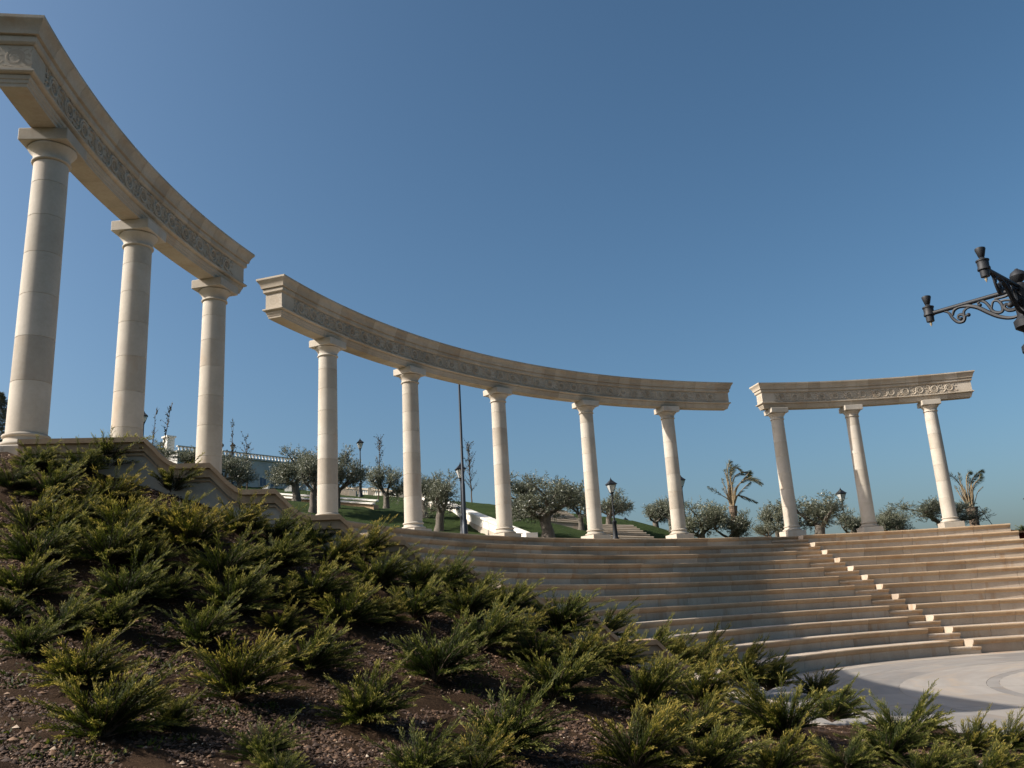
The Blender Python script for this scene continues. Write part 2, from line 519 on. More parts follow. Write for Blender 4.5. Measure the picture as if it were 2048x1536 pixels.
# ------------------------------------------------------------------ seating
ROWS = [(13.39 + i * 0.8951, 0.441 + i * 0.39598) for i in range(12)]
def seat_prof(r, z, h, depth, over=0.08):
    return [(r + 0.022, z), (r - 0.004, z - 0.024), (r - 0.006, z - 0.062), (r + 0.004, z - 0.068), (r + 0.014, z - 0.10), (r + 0.035, z - 0.135), (r + 0.068, z - 0.160), (r + over, z - 0.172),
            (r + over, z - h), (r + depth, z - h), (r + depth, z)]
_mesh_cache = {}
def seat_block(wedge, i, a0, a1, n):
    r, z = ROWS[i]
    h = 0.445 if i == 0 else 0.396
    key = (i, round(a1 - a0, 5))
    if key not in _mesh_cache:
        mb = MB()
        d = (a1 - a0) / 2
        j = math.degrees(0.006 / r)
        mb.sector(seat_prof(r, z, h, 0.99 if i < 11 else 0.9), -d + j, d - j, n)
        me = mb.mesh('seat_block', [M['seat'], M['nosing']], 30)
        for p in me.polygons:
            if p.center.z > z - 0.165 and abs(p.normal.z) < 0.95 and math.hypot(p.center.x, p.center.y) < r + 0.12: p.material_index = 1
        _mesh_cache[key] = me
    return link('seat_block', _mesh_cache[key], wedge, (0, 0, random.uniform(-0.002, 0.002)), -R((a0 + a1) / 2))
random.seed(4)
WEDGES = [('left-hand wedge of stone seating rows behind the sloping parapet wall', -99.3, -75.6),
          ('broad middle wedge of curved stone seating rows between the two stairways', -71.4, -15.2),
          ('right-hand wedge of curved stone seating rows, partly in full sun', -11.4, 11.6)]
for lab, a0, a1 in WEDGES:
    w = empty('seating_wedge', (CX, CY, 0))
    tag(w, lab, 'seating', 'wedges of the open-air theatre seating')
    for i, (r, z) in enumerate(ROWS):
        n = max(2, round(R(a1 - a0) * r / 1.62))
        for k in range(n):
            seat_block(w, i, a0 + (a1 - a0) * k / n, a0 + (a1 - a0) * (k + 1) / n, 6)

for lab, a0, a1 in (('flight of stone aisle steps left of the middle seating, mostly hidden by junipers', -75.6, -71.4), ('flight of stone aisle steps climbing between middle and right-hand seating', -15.2, -11.4)):
    s = empty('aisle_steps', (CX, CY, 0))
    tag(s, lab, 'stairs', 'aisle stairs of the theatre')
    for i, (r, z) in enumerate(ROWS):
        h = 0.445 if i == 0 else 0.396
        ex = math.degrees(0.13 / r)
        jj = math.degrees(0.006 / r)
        for (rr, zz, hh, dd, e) in ((r - 0.17, z - h / 2, h / 2, 0.62, ex), (r + 0.45, z + 0.001, h / 2 + 0.001, 0.445, -jj)):
            mb = MB()
            prof = [(rr, zz), (rr - 0.004, zz - 0.015), (rr - 0.004, zz - 0.05), (rr + 0.012, zz - 0.08), (rr + 0.05, zz - 0.11), (rr + 0.05, zz - hh), (rr + dd, zz - hh), (rr + dd, zz)]
            if e > 0:   # lower half step: stop at the seat faces behind the overhanging ends
                mb.sector([(rr, zz), (rr - 0.004, zz - 0.015), (rr - 0.004, zz - 0.05), (rr + 0.012, zz - 0.08), (rr + 0.05, zz - 0.11), (rr + 0.05, zz - hh), (r + 0.095 , zz - hh), (r + 0.095, zz)], a0 + jj, a1 + e, 6, 0, 0.19)
                mb.sector([(r + 0.0955, zz), (r + 0.0955, zz - hh), (r + 0.445, zz - hh), (r + 0.445, zz)], a0 + jj, a1 - jj, 6)
            else:
                mb.sector(prof, a0 + jj, a1 - jj, 6)
            me = mb.mesh('step', [M['seat'], M['nosing']] if e > 0 else [M['nosing'], M['nosing']], 30)  # upper step all brown: recess shade and dirt put into the colour
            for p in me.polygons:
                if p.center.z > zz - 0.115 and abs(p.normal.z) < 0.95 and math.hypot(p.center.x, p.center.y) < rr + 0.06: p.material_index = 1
            link('step', me, s)

# terrace behind the top row
ter = empty('terrace', (CX, CY, 0)); tag(ter, kind='structure')
for (r0, r1) in ((24.145, 25.1), (25.106, 26.35), (26.356, 27.35)):
    n = 62
    mb = MB()
    da = 111.4 / n
    j = math.degrees(0.003 / r0)
    mb.sector([(r0, 0), (r1, 0), (r1, -0.35), (r0, -0.35)], j, da - j, 2)
    me = mb.mesh('paving_slab', M['terrace'])
    for k in range(n):
        link('paving_slab', me, ter, (0, 0, TOP - random.uniform(0.001, 0.004)), -R(-99.6 + k * da))

# ------------------------------------------------------------------ colonnade
NECK = 10.613
BASE = 5.413
def shaft_r(z):
    t = (z - BASE) / (NECK - BASE)
    return 0.328 - 0.030 * t ** 1.4
joints = [BASE + 0.03, 6.36, 7.17, 7.97, 8.77, 9.50, 10.18, NECK]
drum_me = []
for a, b_ in zip(joints[:-1], joints[1:]):
    mb = MB()
    g = 0.006
    pr = [(shaft_r(a) - 0.012, a), (shaft_r(a) - 0.004, a + 0.002), (shaft_r(a), a + g)]
    pr += [(shaft_r(a + (b_ - a) * t), a + (b_ - a) * t) for t in (0.33, 0.66)]
    pr += [(shaft_r(b_), b_ - g), (shaft_r(b_) - 0.004, b_ - 0.002), (shaft_r(b_) - 0.012, b_)]
    mb.lathe([(r, z - TOP) for r, z in pr], 36)
    drum_me.append(mb.mesh('drum', M['column'], 40))
mb = MB()    # base: apophyge ring, scotia and torus
bp = [(0.30, BASE + 0.029), (0.338, BASE + 0.029), (0.352, BASE + 0.018)]
for k in range(0, 7): a = PI / 2 - PI * k / 6; bp.append((0.352 + 0.03 * math.cos(a), BASE - 0.012 + 0.03 * math.sin(a)))
bp += [(0.345, BASE - 0.046), (0.348, BASE - 0.08), (0.362, BASE - 0.112), (0.392, BASE - 0.132), (0.394, BASE - 0.142)]
for k in range(0, 8): a = R(70) - R(160) * k / 7; bp.append((0.405 + 0.045 * math.cos(a), BASE - 0.178 + 0.036 * math.sin(a)))
bp += [(0.40, 5.197)]
mb.lathe([(r, z - TOP) for r, z in bp], 40)
base_me = mb.mesh('base', M['column'], 50)
mb = MB()
mb.box((0, 0, 0.198), (0.93, 0.93, 0.396))
plinth_me = mb.mesh('plinth', M['column'])
mb = MB()    # neck ring and spreading capital
cpf = [(0.27, NECK + 0.001), (0.305, NECK + 0.001)]
for k in range(0, 7): a = -PI / 2 + PI * k / 6; cpf.append((0.315 + 0.026 * math.cos(a), NECK + 0.03 + 0.026 * math.sin(a)))
cpf += [(0.312, NECK + 0.060), (0.312, NECK + 0.10), (0.320, NECK + 0.145), (0.342, NECK + 0.19), (0.375, NECK + 0.235), (0.405, NECK + 0.268), (0.418, NECK + 0.29), (0.412, NECK + 0.309), (0.40, NECK + 0.316)]
mb.lathe([(r, z - TOP) for r, z in cpf], 40)
cap_me = mb.mesh('capital', M['column'], 45)
mb = MB()
z0, z1 = NECK + 0.318, NECK + 0.56
mb.box((0, 0, (z0 + z1) / 2 - TOP), (0.88, 0.88, z1 - z0))
abacus_me = mb.mesh('abacus', M['column'])
for me in (plinth_me, abacus_me):
    bm = bmesh.new(); bm.from_mesh(me)
    bmesh.ops.bevel(bm, geom=bm.edges[:], offset=0.012, segments=1, affect='EDGES')
    bm.to_mesh(me); bm.free()

COLS = [(-94.56, 'leftmost and nearest stone column, standing on a bare square plinth'),
        (-86.01, 'second stone column from the left, foot hidden by the highest wall coping'),
        (-77.86, 'third stone column from the left, at the right end of the left beam'),
        (-64.85, 'stone column at the left end of the long middle beam'),
        (-54.88, 'second column from the left under the long middle beam'),
        (-43.89, 'middle column of five under the long middle beam, right of the tall mast'),
        (-32.84, 'fourth column under the long middle beam, left of a street lamp'),
        (-22.70, 'stone column at the right end of the long middle beam'),
        (-9.50, 'shaded stone column at the head of the right aisle steps'),
        (-0.94, 'half shaded middle column of the right-hand trio'),
        (7.56, 'fully sunlit rightmost stone column')]
for a, lab in COLS:
    c = empty('column', pol(RC, a, TOP), -R(a))
    tag(c, lab, 'column', 'stone columns of the curved colonnade')
    link('plinth', plinth_me, c); link('base', base_me, c)
    for me in drum_me: link('drum', me, c, (0, 0, 0), random.uniform(0, 6.28))
    link('capital', cap_me, c); link('abacus', abacus_me, c)

# entablatures: architrave, carved frieze and cornice blocks
ARC = [(0.20, 11.172), (0.225, 11.175), (0.232, 11.235), (0.246, 11.24), (0.256, 11.30), (0.270, 11.306), (0.284, 11.368), (0.274, 11.374), (0.274, 11.384), (0.33, 11.395), (0.358, 11.418), (0.358, 11.455), (0.33, 11.468), (0.286, 11.478)]
FRZ = [(0.286, 11.480), (0.286, 11.948)]
COR = [(0.284, 11.95), (0.31, 11.954), (0.335, 11.975), (0.348, 11.995), (0.350, 12.085), (0.336, 12.09), (0.336, 12.112), (0.392, 12.12), (0.400, 12.165), (0.408, 12.205), (0.432, 12.262), (0.468, 12.322), (0.494, 12.350), (0.502, 12.365), (0.502, 12.42), (0.47, 12.428)]
def closed(half):
    return [(RC - w, z) for w, z in half] + [(RC + w, z) for w, z in reversed(half)]

def end_slice(half, phi_body, sgn, core):
    """returned end moulding: for each height the beam runs on past the frieze end by w - core"""
    return [(w, z, phi_body + sgn * math.degrees((w - core) / RC)) for w, z in half]

def course(name, par, half, a0, a1, nblk, core, m):
    """row of blocks along the beam; the two end blocks carry the moulding round the corner"""
    for k in range(nblk):
        b0 = a0 + (a1 - a0) * k / nblk
        b1 = a0 + (a1 - a0) * (k + 1) / nblk
        j = math.degrees(0.003 / RC)
        vs, fs = [], []
        mm = 2 * len(half)
        seg = 4
        for q in range(seg + 1):
            ring_in, ring_out = [], []
            for (w, z) in half:
                e0 = b0 + j - (math.degrees((w - core) / RC) + j if k == 0 else 0)
                e1 = b1 - j + (math.degrees((w - core) / RC) + j if k == nblk - 1 else 0)
                a = R(e0 + (e1 - e0) * q / seg)
                ring_in.append(((RC - w) * math.sin(a), (RC - w) * math.cos(a), z))
                ring_out.append(((RC + w) * math.sin(a), (RC + w) * math.cos(a), z))
            vs += ring_in + ring_out[::-1]
        for q in range(seg):
            for i in range(mm):
                i2 = (i + 1) % mm
                fs.append((q * mm + i, q * mm + i2, (q + 1) * mm + i2, (q + 1) * mm + i))
        L = len(half)
        for q in (0, seg):      # end faces as strips so the stepped end stays true
            for i in range(L - 1):
                fs.append((q * mm + i, q * mm + i + 1, q * mm + mm - 2 - i, q * mm + mm - 1 - i))
        mb = MB(); mb.add(vs, fs)
        mb.obj(name, m, par, 25)

def scroll_mesh():
    """one carved acanthus scroll: a ridge spiral round a rosette, with leaf tufts; x along the beam, z up, y outwards from the face"""
    mb = MB()
    def ridge(pts, w, h):
        vs, fs = [], []
        n = len(pts)
        for i, (x, z) in enumerate(pts):
            x0, z0 = pts[max(i - 1, 0)]; x1, z1 = pts[min(i + 1, n - 1)]
            d = math.hypot(x1 - x0, z1 - z0) or 1
            nx, nz = -(z1 - z0) / d, (x1 - x0) / d
            ww = w * (0.35 + 0.65 * min(1, (n - 1 - i) / 5.0, (i + 1) / 3.0))
            vs += [(x - nx * ww, 0.0, z - nz * ww), (x - nx * ww * .5, h, z - nz * ww * .5), (x + nx * ww * .5, h, z + nz * ww * .5), (x + nx * ww, 0.0, z + nz * ww)]
        for i in range(n - 1):
            for q in range(3):
                fs.append((i * 4 + q, i * 4 + q + 1, i * 4 + q + 5, i * 4 + q + 4))
        mb.add(vs, fs)
    sp = []
    for k in range(26):
        t = k / 25
        a = R(205) - t * R(560)
        rr = 0.195 - 0.10 * t
        sp.append((rr * math.cos(a), rr * math.sin(a)))
    ridge([(-0.37, -0.15), (-0.32, -0.19), (-0.25, -0.17)] + sp, 0.034, 0.035)
    for k in range(8):
        a = 2 * PI * k / 8
        ridge([(0.012 * math.cos(a), 0.012 * math.sin(a)), (0.04 * math.cos(a), 0.04 * math.sin(a)), (0.078 * math.cos(a + .2), 0.078 * math.sin(a + .2))], 0.02, 0.026)
    for (x, z, a, l) in ((0.20, 0.13, 40, 0.13), (0.24, 0.04, -5, 0.10), (0.22, -0.10, -45, 0.13), (0.29, -0.16, 10, 0.08), (-0.17, 0.15, 140, 0.11), (-0.22, 0.07, 175, 0.11), (-0.23, -0.03, 190, 0.10),
                         (0.03, -0.215, -10, 0.09), (0.13, -0.20, -15, 0.09), (0.08, 0.205, 15, 0.09), (-0.05, 0.21, 165, 0.08), (-0.32, 0.13, 100, 0.10), (-0.31, 0.02, 60, 0.10), (0.30, 0.17, -30, 0.07), (-0.12, -0.205, 190, 0.08)):
        ca, sa = math.cos(R(a)), math.sin(R(a))
        ridge([(x, z), (x + l * .5 * ca, z + l * .5 * sa), (x + l * ca - .02 * sa, z + l * sa + .02 * ca)], 0.032, 0.024)
    return mb.mesh('frieze_scroll', M['stone'])
scroll_me = scroll_mesh()

BEAMS = [('left stone entablature on three columns, cut off by the photo edge', -98.5, -75.75, 9),
         ('long curved stone entablature on five columns in the middle', -71.25, -15.32, 21),
         ('right stone entablature on three columns, its carved scrolls partly sunlit', -11.25, 12.05, 9)]
for lab, a0, a1, nb in BEAMS:
    e = empty('entablature', (CX, CY, 0))
    tag(e, lab, 'entablature', 'curved stone beams of the colonnade')
    course('architrave_block', e, ARC, a0, a1, nb, 0.286, M['stone'])
    course('frieze_block', e, FRZ, a0, a1, nb, 0.286, M['stone'])
    course('cornice_block', e, COR, a0, a1, nb * 2 - 1, 0.286, M['stone'])
    step = math.degrees(0.70 / RC)
    n = int((a1 - a0 - 1.9) / step)
    s0 = (a0 + a1) / 2 - step * (n - 1) / 2
    for k in range(n):
        a = s0 + k * step
        o = link('frieze_scroll', scroll_me, e)
        flip = -1 if k % 2 else 1
        p = R(a)
        rr = RC - 0.2855
        # columns: x along tangent, y towards the centre, z up
        ex = Vector((math.cos(p), -math.sin(p), 0)); ey = Vector((-math.sin(p), -math.cos(p), 0)); ez = Vector((0, 0, flip))
        mt = Matrix(((ex.x, ey.x, ez.x, rr * math.sin(p)), (ex.y, ey.y, ez.y, rr * math.cos(p)), (ex.z, ey.z, ez.z, 11.714), (0, 0, 0, 1)))
        o.matrix_local = mt
    for (ae, sg) in ((a0, -1), (a1, 1)):
        o = link('frieze_scroll', scroll_me, e)
        p = R(ae)
        ex = Vector((math.sin(p), math.cos(p), 0)) * 0.8
        ey = Vector((math.cos(p), -math.sin(p), 0)) * sg * 0.05
        ez = Vector((0, 0, 0.8))
        o.matrix_local = Matrix(((ex.x, ey.x, ez.x, RC * math.sin(p)), (ex.y, ey.y, ez.y, RC * math.cos(p)), (0, 0, 0.8, 11.714), (0, 0, 0, 1)))

# ------------------------------------------------------------------ sloping parapet wall at the left end
wall = empty('parapet_wall', pol(0, 0, 0), 0)
tag(wall, 'sloping stone parapet wall with stepped swan-neck coping above the junipers', 'wall')
PH = -100.0
def top_line():
    """outline of the coping from the upper end down: level lengths joined by swan-neck drops; (radius, height, part number)"""
    pts = []
    for k in range(10):
        r1 = 23.02 - 0.934 * k
        z = TOP - 0.01 - 0.4085 * k
        r0 = r1 + (0.45 if k else 1.7)
        pts.append((r0, z, k))
        pts.append((r1, z, k))
        for (tr, tz) in ((0.12, 0.14), (0.26, 0.31), (0.42, 0.52), (0.58, 0.71), (0.76, 0.87), (0.9, 0.96)):
            pts.append((r1 - 0.484 * tr, z - 0.4085 * tz, k))
    return pts
TL = top_line()
def wall_strip(pts, w0, w1, dz0, dz1, floor=None):
    """solid between two offsets across the wall, from dz1 below the outline up to dz0 below it"""
    mb = MB()
    vs, fs = [], []
    for (r, z, k) in pts:
        zb = z + dz1 if floor is None else floor
        c = pol(r, PH); tx = Vector((math.cos(R(PH)), -math.sin(R(PH)), 0))
        for w, zz in ((w0, zb), (w1, zb), (w1, z + dz0), (w0, z + dz0)):
            p = c + tx * w
            vs.append((p.x - CX, p.y - CY, zz))
    n = len(pts)
    for i in range(n - 1):
        for q in range(4):
            q2 = (q + 1) % 4
            fs.append((i * 4 + q, i * 4 + q2, (i + 1) * 4 + q2, (i + 1) * 4 + q))
    fs.append((3, 2, 1, 0)); fs.append(tuple((n - 1) * 4 + i for i in range(4)))
    mb.add(vs, fs)
    return mb
for k in range(9):
    seg = [p for p in TL if p[2] == k] + [p for p in TL if p[2] == k + 1][:1]
    zf = min(p[1] for p in seg) - 1.6
    wall_strip(seg, -0.22, 0.20, -0.20, 0, zf).obj('wall_block', M['wall'], wall)
    wall_strip(seg, -0.27, 0.24, -0.075, -0.205).obj('coping_moulding', M['coping'], wall, 30)
    wall_strip(seg, -0.315, 0.28, 0.0, -0.074).obj('coping_stone', M['coping'], wall, 30)
    wall_strip(seg, -0.245, -0.20, -0.235, -0.262).obj('string_moulding', M['coping'], wall, 30)
wall.location = (CX, CY, 0)

# ------------------------------------------------------------------ hill: ramp wall, steps, terraces, balustrade
def prism(name, a, b_, thick, za, zb, depth_down, m, parent=None):
    """straight wall from a to b with sloping top"""
    d = Vector((b_[0] - a[0], b_[1] - a[1], 0)).normalized()
    nrm = Vector((-d.y, d.x, 0)) * thick / 2
    vs = []
    for p, z in ((a, za), (b_, zb)):
        for s_ in (-1, 1):
            for zz in (z - depth_down, z):
                vs.append((p[0] + nrm.x * s_, p[1] + nrm.y * s_, zz))
    mb = MB(); mb.add(vs, [(0, 1, 3, 2), (4, 6, 7, 5), (0, 4, 5, 1), (2, 3, 7, 6), (1, 5, 7, 3), (0, 2, 6, 4)])
    return mb.obj(name, m, parent)

rw = empty('ramp_wall', (0, 0, 0)); tag(rw, 'white stone ramp wall running down the lawn behind the middle columns', 'wall')
A, B = at(846, 985, 57.0), at(1052, 1066, 37.6)
prism('wall_body', A, B, 0.34, A.z - 0.10, B.z - 0.10, 0.62, M['white'], rw)
prism('coping', A, B, 0.50, A.z, B.z, 0.098, M['white'], rw)
prism('base_course', A, B, 0.42, A.z - 0.50, B.z - 0.50, 0.7, M['stone'], rw)
dirv = (B - A); dirv.z = 0; dirv.normalize()
C1 = at(1058, 1067, 37.4)
mb = MB(); mb.box((C1.x, C1.y, C1.z - 0.55), (0.52, 0.75, 1.1), math.atan2(dirv.y, dirv.x) + PI / 2); mb.obj('end_pier', M['white'], rw)

def hill_steps(lab, bl, br, tl, tr, n, group):
    t = empty('hill_steps', (0, 0, 0)); tag(t, lab, 'stairs', group)
    for k in range(n):
        f0, f1 = k / n, (k + 1) / n
        P = [bl.lerp(tl, f0), br.lerp(tr, f0), br.lerp(tr, f1 + 0.3 / n), bl.lerp(tl, f1 + 0.3 / n)]
        z1 = bl.z + (tl.z - bl.z) * (k + 1) / n
        zr = br.z + (tr.z - br.z) * (k + 1) / n
        zs = (z1, zr, zr, z1)
        vs = [(p.x, p.y, z - 0.5) for p, z in zip(P, zs)] + [(p.x, p.y, z) for p, z in zip(P, zs)]
        # nosing slab
        mb = MB(); mb.add(vs, [(0, 3, 2, 1), (4, 5, 6, 7), (0, 1, 5, 4), (1, 2, 6, 5), (2, 3, 7, 6), (3, 0, 4, 7)])
        mb.obj('step', M['greystone'], t)
        out = Vector((P[0].y - P[1].y, P[1].x - P[0].x, 0)).normalized() * -0.06
        vs2 = []
        for (p, z) in ((P[0] + out, z1), (P[1] + out, zr), (P[1] - out * 4, zr), (P[0] - out * 4, z1)):
            vs2.append((p.x, p.y, z + 0.005))
        vs2 = [(x_, y_, z_ - 0.06) for x_, y_, z_ in vs2] + vs2
        mb = MB(); mb.add(vs2, [(0, 3, 2, 1), (4, 5, 6, 7), (0, 1, 5, 4), (1, 2, 6, 5), (2, 3, 7, 6), (3, 0, 4, 7)])
        mb.obj('lit_step_nosing', M['terrace'], t)  # paler stone paints the sunlit arris along each step
        fr = (P[1] - P[0]); fr.z = 0; fr.normalize()
        c = P[0] + Vector((0, 0, 0)); c.z = z1
        mb = MB(); mb.box((P[0].x + 0.02, P[0].y + 0.25, z1 + 0.03), (0.34, 0.5, 0.2), math.atan2(fr.y, fr.x)); mb.obj('lit_step_end', M['white'], t)  # white block added for the sunlit end of each step
hill_steps('upper flight of grey steps on the lawn, behind the largest olive tree', at(1086, 1048, 50), at(1168, 1052, 50), at(1043, 1017, 58), at(1132, 1026, 58), 8, 'steps on the lawn behind the terrace')
hill_steps('lower flight of grey steps on the lawn, right of a street lamp', at(1192, 1082, 46), at(1316, 1086, 46), at(1190, 1052, 55), at(1262, 1054, 55), 8, 'steps on the lawn behind the terrace')

lw = empty('planter_wall', (0, 0, 0)); tag(lw, 'low terrace wall with two white ledges across the lawn', 'wall')
A, B = at(548, 985, 52), at(752, 999, 49)
prism('wall_body', A, B, 0.5, A.z - 0.30, B.z - 0.30, 0.9, M['coping'], lw)
for off, up in ((0.22, -0.10), (-0.12, 0.10)):
    d = (B - A); d.z = 0; d.normalize(); nrm = Vector((d.y, -d.x, 0))
    a2, b2 = A + nrm * off, B + nrm * off
    # ledge with a weathered (sloping) top
    vs = []
    for p in (a2, b2):
        for (o_, z_) in ((0.16, -0.09), (0.16, -0.04), (-0.16, 0.03), (-0.16, -0.09)):
            q = p + nrm * o_
            vs.append((q.x, q.y, p.z + up + z_ - 0.12))
    mb = MB(); mb.add(vs, [(0, 1, 5, 4), (1, 2, 6, 5), (2, 3, 7, 6), (3, 0, 4, 7), (3, 2, 1, 0), (4, 5, 6, 7)])
    mb.obj('ledge', M['white'], lw)

def balustrade(lab, pa, pb, n):
    t = empty('balustrade', (0, 0, 0)); tag(t, lab, 'balustrade', 'white balustrades on the hilltop')
    d = pb - pa
    prism('handrail', pa, pb, 0.32, pa.z, pb.z, 0.13, M['stone'], t)
    prism('plinth', pa, pb, 0.34, pa.z - 0.75, pb.z - 0.75, 0.5, M['stone'], t)
    mb = MB()
    for k in range(n):
        p = pa.lerp(pb, (k + 0.5) / n)
        mb.lathe([(0.05, -0.745), (0.05, -0.70), (0.035, -0.66), (0.085, -0.52), (0.06, -0.35), (0.04, -0.24), (0.06, -0.18), (0.06, -0.135)], 8, p)
    o = mb.obj('balusters', M['white'], t); o['kind'] = 'stuff'
    for k in range(0, 5):
        p = pa.lerp(pb, k / 4)
        mb = MB(); mb.box((p.x, p.y, p.z - 0.55), (0.5, 0.5, 1.25)); mb.obj('pier', M['stone'], t)
balustrade('hilltop balustrade seen between the fourth and fifth columns', at(690, 974, 70), at(800, 981, 66), 32)
balustrade('short lower balustrade just right of the fourth column', at(676, 982, 64), at(706, 984, 62.5), 8)

# ------------------------------------------------------------------ far building
bd = empty('building', (0, 0, 0)); tag(bd, 'pale flat-roofed house with dark blue windows far behind the olive trees', 'building')
P0, P1 = at(352, 975, 74), at(612, 983, 84)
ux = (P1 - P0); ux.z = 0; L = ux.length; ux.normalize(); ang = math.atan2(ux.y, ux.x)
zb = min(P0.z, P1.z) - 0.6
zt = at(540, 924, 81).z
def on_face(s, out, z): return (P0.x + ux.x * s + ux.y * out, P0.y + ux.y * s - ux.x * out, z)
def fbox(name, s0, s1, o0, o1, z0, z1, m, par):
    c = on_face((s0 + s1) / 2, (o0 + o1) / 2, (z0 + z1) / 2)
    mb = MB(); mb.box(c, (s1 - s0, abs(o1 - o0), z1 - z0), ang); return mb.obj(name, m, par)
fbox('wall', 0, L, -7, 0, zb, zt, M['building'], bd)
fbox('cornice', -0.15, L + 0.15, -7.15, 0.16, zt + 0.002, zt + 0.14, M['building'], bd)
fbox('parapet', 0, L, -0.3, -0.05, zt + 0.142, zt + 0.2, M['building'], bd)
fbox('parapet_rail', 0, L, -0.32, -0.03, zt + 0.52, zt + 0.62, M['building'], bd)
mb = MB()
for k in range(int(L / 0.35)):
    c = on_face(0.2 + k * 0.35, -0.17, zt + 0.36); mb.box(c, (0.12, 0.12, 0.316), ang)
o = mb.obj('balusters', M['white'], bd); o['kind'] = 'stuff'
fbox('chimney', 0.1, 0.8, -3, -2.2, zt + 0.144, zt + 1.75, M['white'], bd)
fbox('chimney_cap', 0.0, 0.9, -3.1, -2.1, zt + 1.753, zt + 1.9, M['white'], bd)
pxm = L / (612 - 352)
for x0, x1 in ((455, 470), (511, 524), (534, 549)):
    s0, s1 = (x0 - 352) * pxm, (x1 - 352) * pxm
    zw1 = at(540, 957, 81).z; zw0 = at(540, 974, 81).z
    f = fbox('window', s0 - .06, s1 + .06, 0.002, 0.06, zw0 - .06, zw1 + .06, M['white'], bd)
    fbox('pane', s0, (s0 + s1) / 2 - .02, 0.062, 0.07, zw0, zw1, M['pane'], f)
    fbox('pane', (s0 + s1) / 2 + .02, s1, 0.062, 0.07, zw0, zw1, M['pane'], f)
for lab, x0, y0, x1, y1 in (('small white sloping stair cheek in front of the pale house', 526, 978, 538, 972), ('larger white sloping stair cheek right of the pale house', 571, 979, 585, 970)):
    a, c = at(x0, y0, 66), at(x1, y1, 66)
    o = prism('stair_cheek', a, c, 0.5, a.z, c.z + .02, 0.6, M['white']); tag(o, lab, 'wall', 'white stair cheeks by the house')

# ------------------------------------------------------------------ street lamps
def lantern_meshes():
    d = {}
    mb = MB()
    for k in range(4):
        a = PI / 4 + k * PI / 2
        p0 = (0.115 * math.cos(a), 0.115 * math.sin(a), 0.02); p1 = (0.265 * math.cos(a), 0.265 * math.sin(a), 0.40)
        mb.tube([p0, p1], 0.013, 4)
    mb.lathe([(0.05, -0.06), (0.09, -0.03), (0.125, 0.0), (0.125, 0.02)], 4, ang0=PI / 4)
    mb.lathe([(0.27, 0.395), (0.285, 0.40), (0.285, 0.425), (0.26, 0.43)], 4, ang0=PI / 4)
    d['lantern_frame'] = mb.mesh('lantern_frame', M['iron'])
    mb = MB()
    for k in range(4):
        a0, a1 = PI / 4 + k * PI / 2, PI / 4 + (k + 1) * PI / 2
        q = [(0.112 * math.cos(a0), 0.112 * math.sin(a0), 0.022), (0.112 * math.cos(a1), 0.112 * math.sin(a1), 0.022), (0.258 * math.cos(a1), 0.258 * math.sin(a1), 0.394), (0.258 * math.cos(a0), 0.258 * math.sin(a0), 0.394)]
        mb.add(q, [(0, 1, 2, 3)])
    d['pane'] = mb.mesh('pane', M['glass'])
    mb = MB()
    mb.lathe([(0.345, 0.43), (0.345, 0.445), (0.27, 0.50), (0.17, 0.575), (0.115, 0.63), (0.07, 0.645), (0.07, 0.675), (0.03, 0.69), (0.045, 0.715), (0.02, 0.74), (0.008, 0.80)], 4, ang0=PI / 4)
    d['lantern_roof'] = mb.mesh('lantern_roof', M['iron'])
    mb = MB()
    mb.lathe([(0.0, 0.02), (0.045, 0.05), (0.06, 0.14), (0.04, 0.22), (0.0, 0.25)], 10, cap=False)
    d['bulb'] = mb.mesh('bulb', M['white'], 60)
    mb = MB()      # unit post: z 0..1 scaled to length
    mb.lathe([(0.055, 0.0), (0.042, 0.5), (0.036, 1.0)], 12)
    d['post'] = mb.mesh('post', M['iron'], 40)
    mb = MB()
    mb.lathe([(0.19, -0.3), (0.19, 0.08), (0.16, 0.12), (0.13, 0.2), (0.115, 0.45), (0.10, 0.85), (0.13, 0.9), (0.13, 0.96), (0.075, 1.0), (0.065, 1.05)], 12)
    d['lamp_base'] = mb.mesh('lamp_base', M['iron'], 40)
    mb = MB()
    mb.lathe([(0.04, -0.14), (0.075, -0.11), (0.05, -0.08), (0.06, -0.055)], 10)
    d['collar'] = mb.mesh('collar', M['iron'], 40)
    return d
LM = lantern_meshes()
def street_lamp(x, ytop, d, label):
    top = at(x, ytop, d)
    g = gz(top.x, top.y)
    t = empty('street_lamp', (top.x, top.y, g), R(20))
    tag(t, label, 'street lamp', 'black lantern street lamps')
    zl = top.z - g - 0.80
    zl = max(zl, 1.6)
    link('lamp_base', LM['lamp_base'], t)
    p = link('post', LM['post'], t, (0, 0, 1.051)); p.scale = (1, 1, zl - 0.14 - 1.051)
    for k in ('collar', 'lantern_frame', 'lantern_roof'): link(k, LM[k], t, (0, 0, zl))
    g_ = link('glazing', LM['pane'], t, (0, 0, zl)); link('bulb', LM['bulb'], t, (0, 0, zl))
    return t
street_lamp(289, 822, 58, 'lantern street lamp right of the second column, beside bare saplings')
street_lamp(438, 877, 43, 'lantern street lamp half hidden behind the third column')
street_lamp(466, 884, 78, 'small distant lantern lamp among twigs right of the third column')
street_lamp(720, 876, 62, 'tall lantern street lamp alone on the hilltop left of the poplar')
street_lamp(920, 924, 42, 'lantern street lamp close beside the tall dark mast')
street_lamp(1221, 955, 45, 'lantern street lamp right of the fourth middle column')
street_lamp(1250, 1033, 86, 'tiny distant lantern showing above the lower lawn steps')
street_lamp(1361, 950, 60, 'lantern lamp almost hidden behind the right end column of middle beam')
street_lamp(1680, 975, 52, 'lantern street lamp by the big olive between right-hand columns')
street_lamp(2056, 985, 52, 'lantern street lamp at the right photo edge, nearly out of frame')

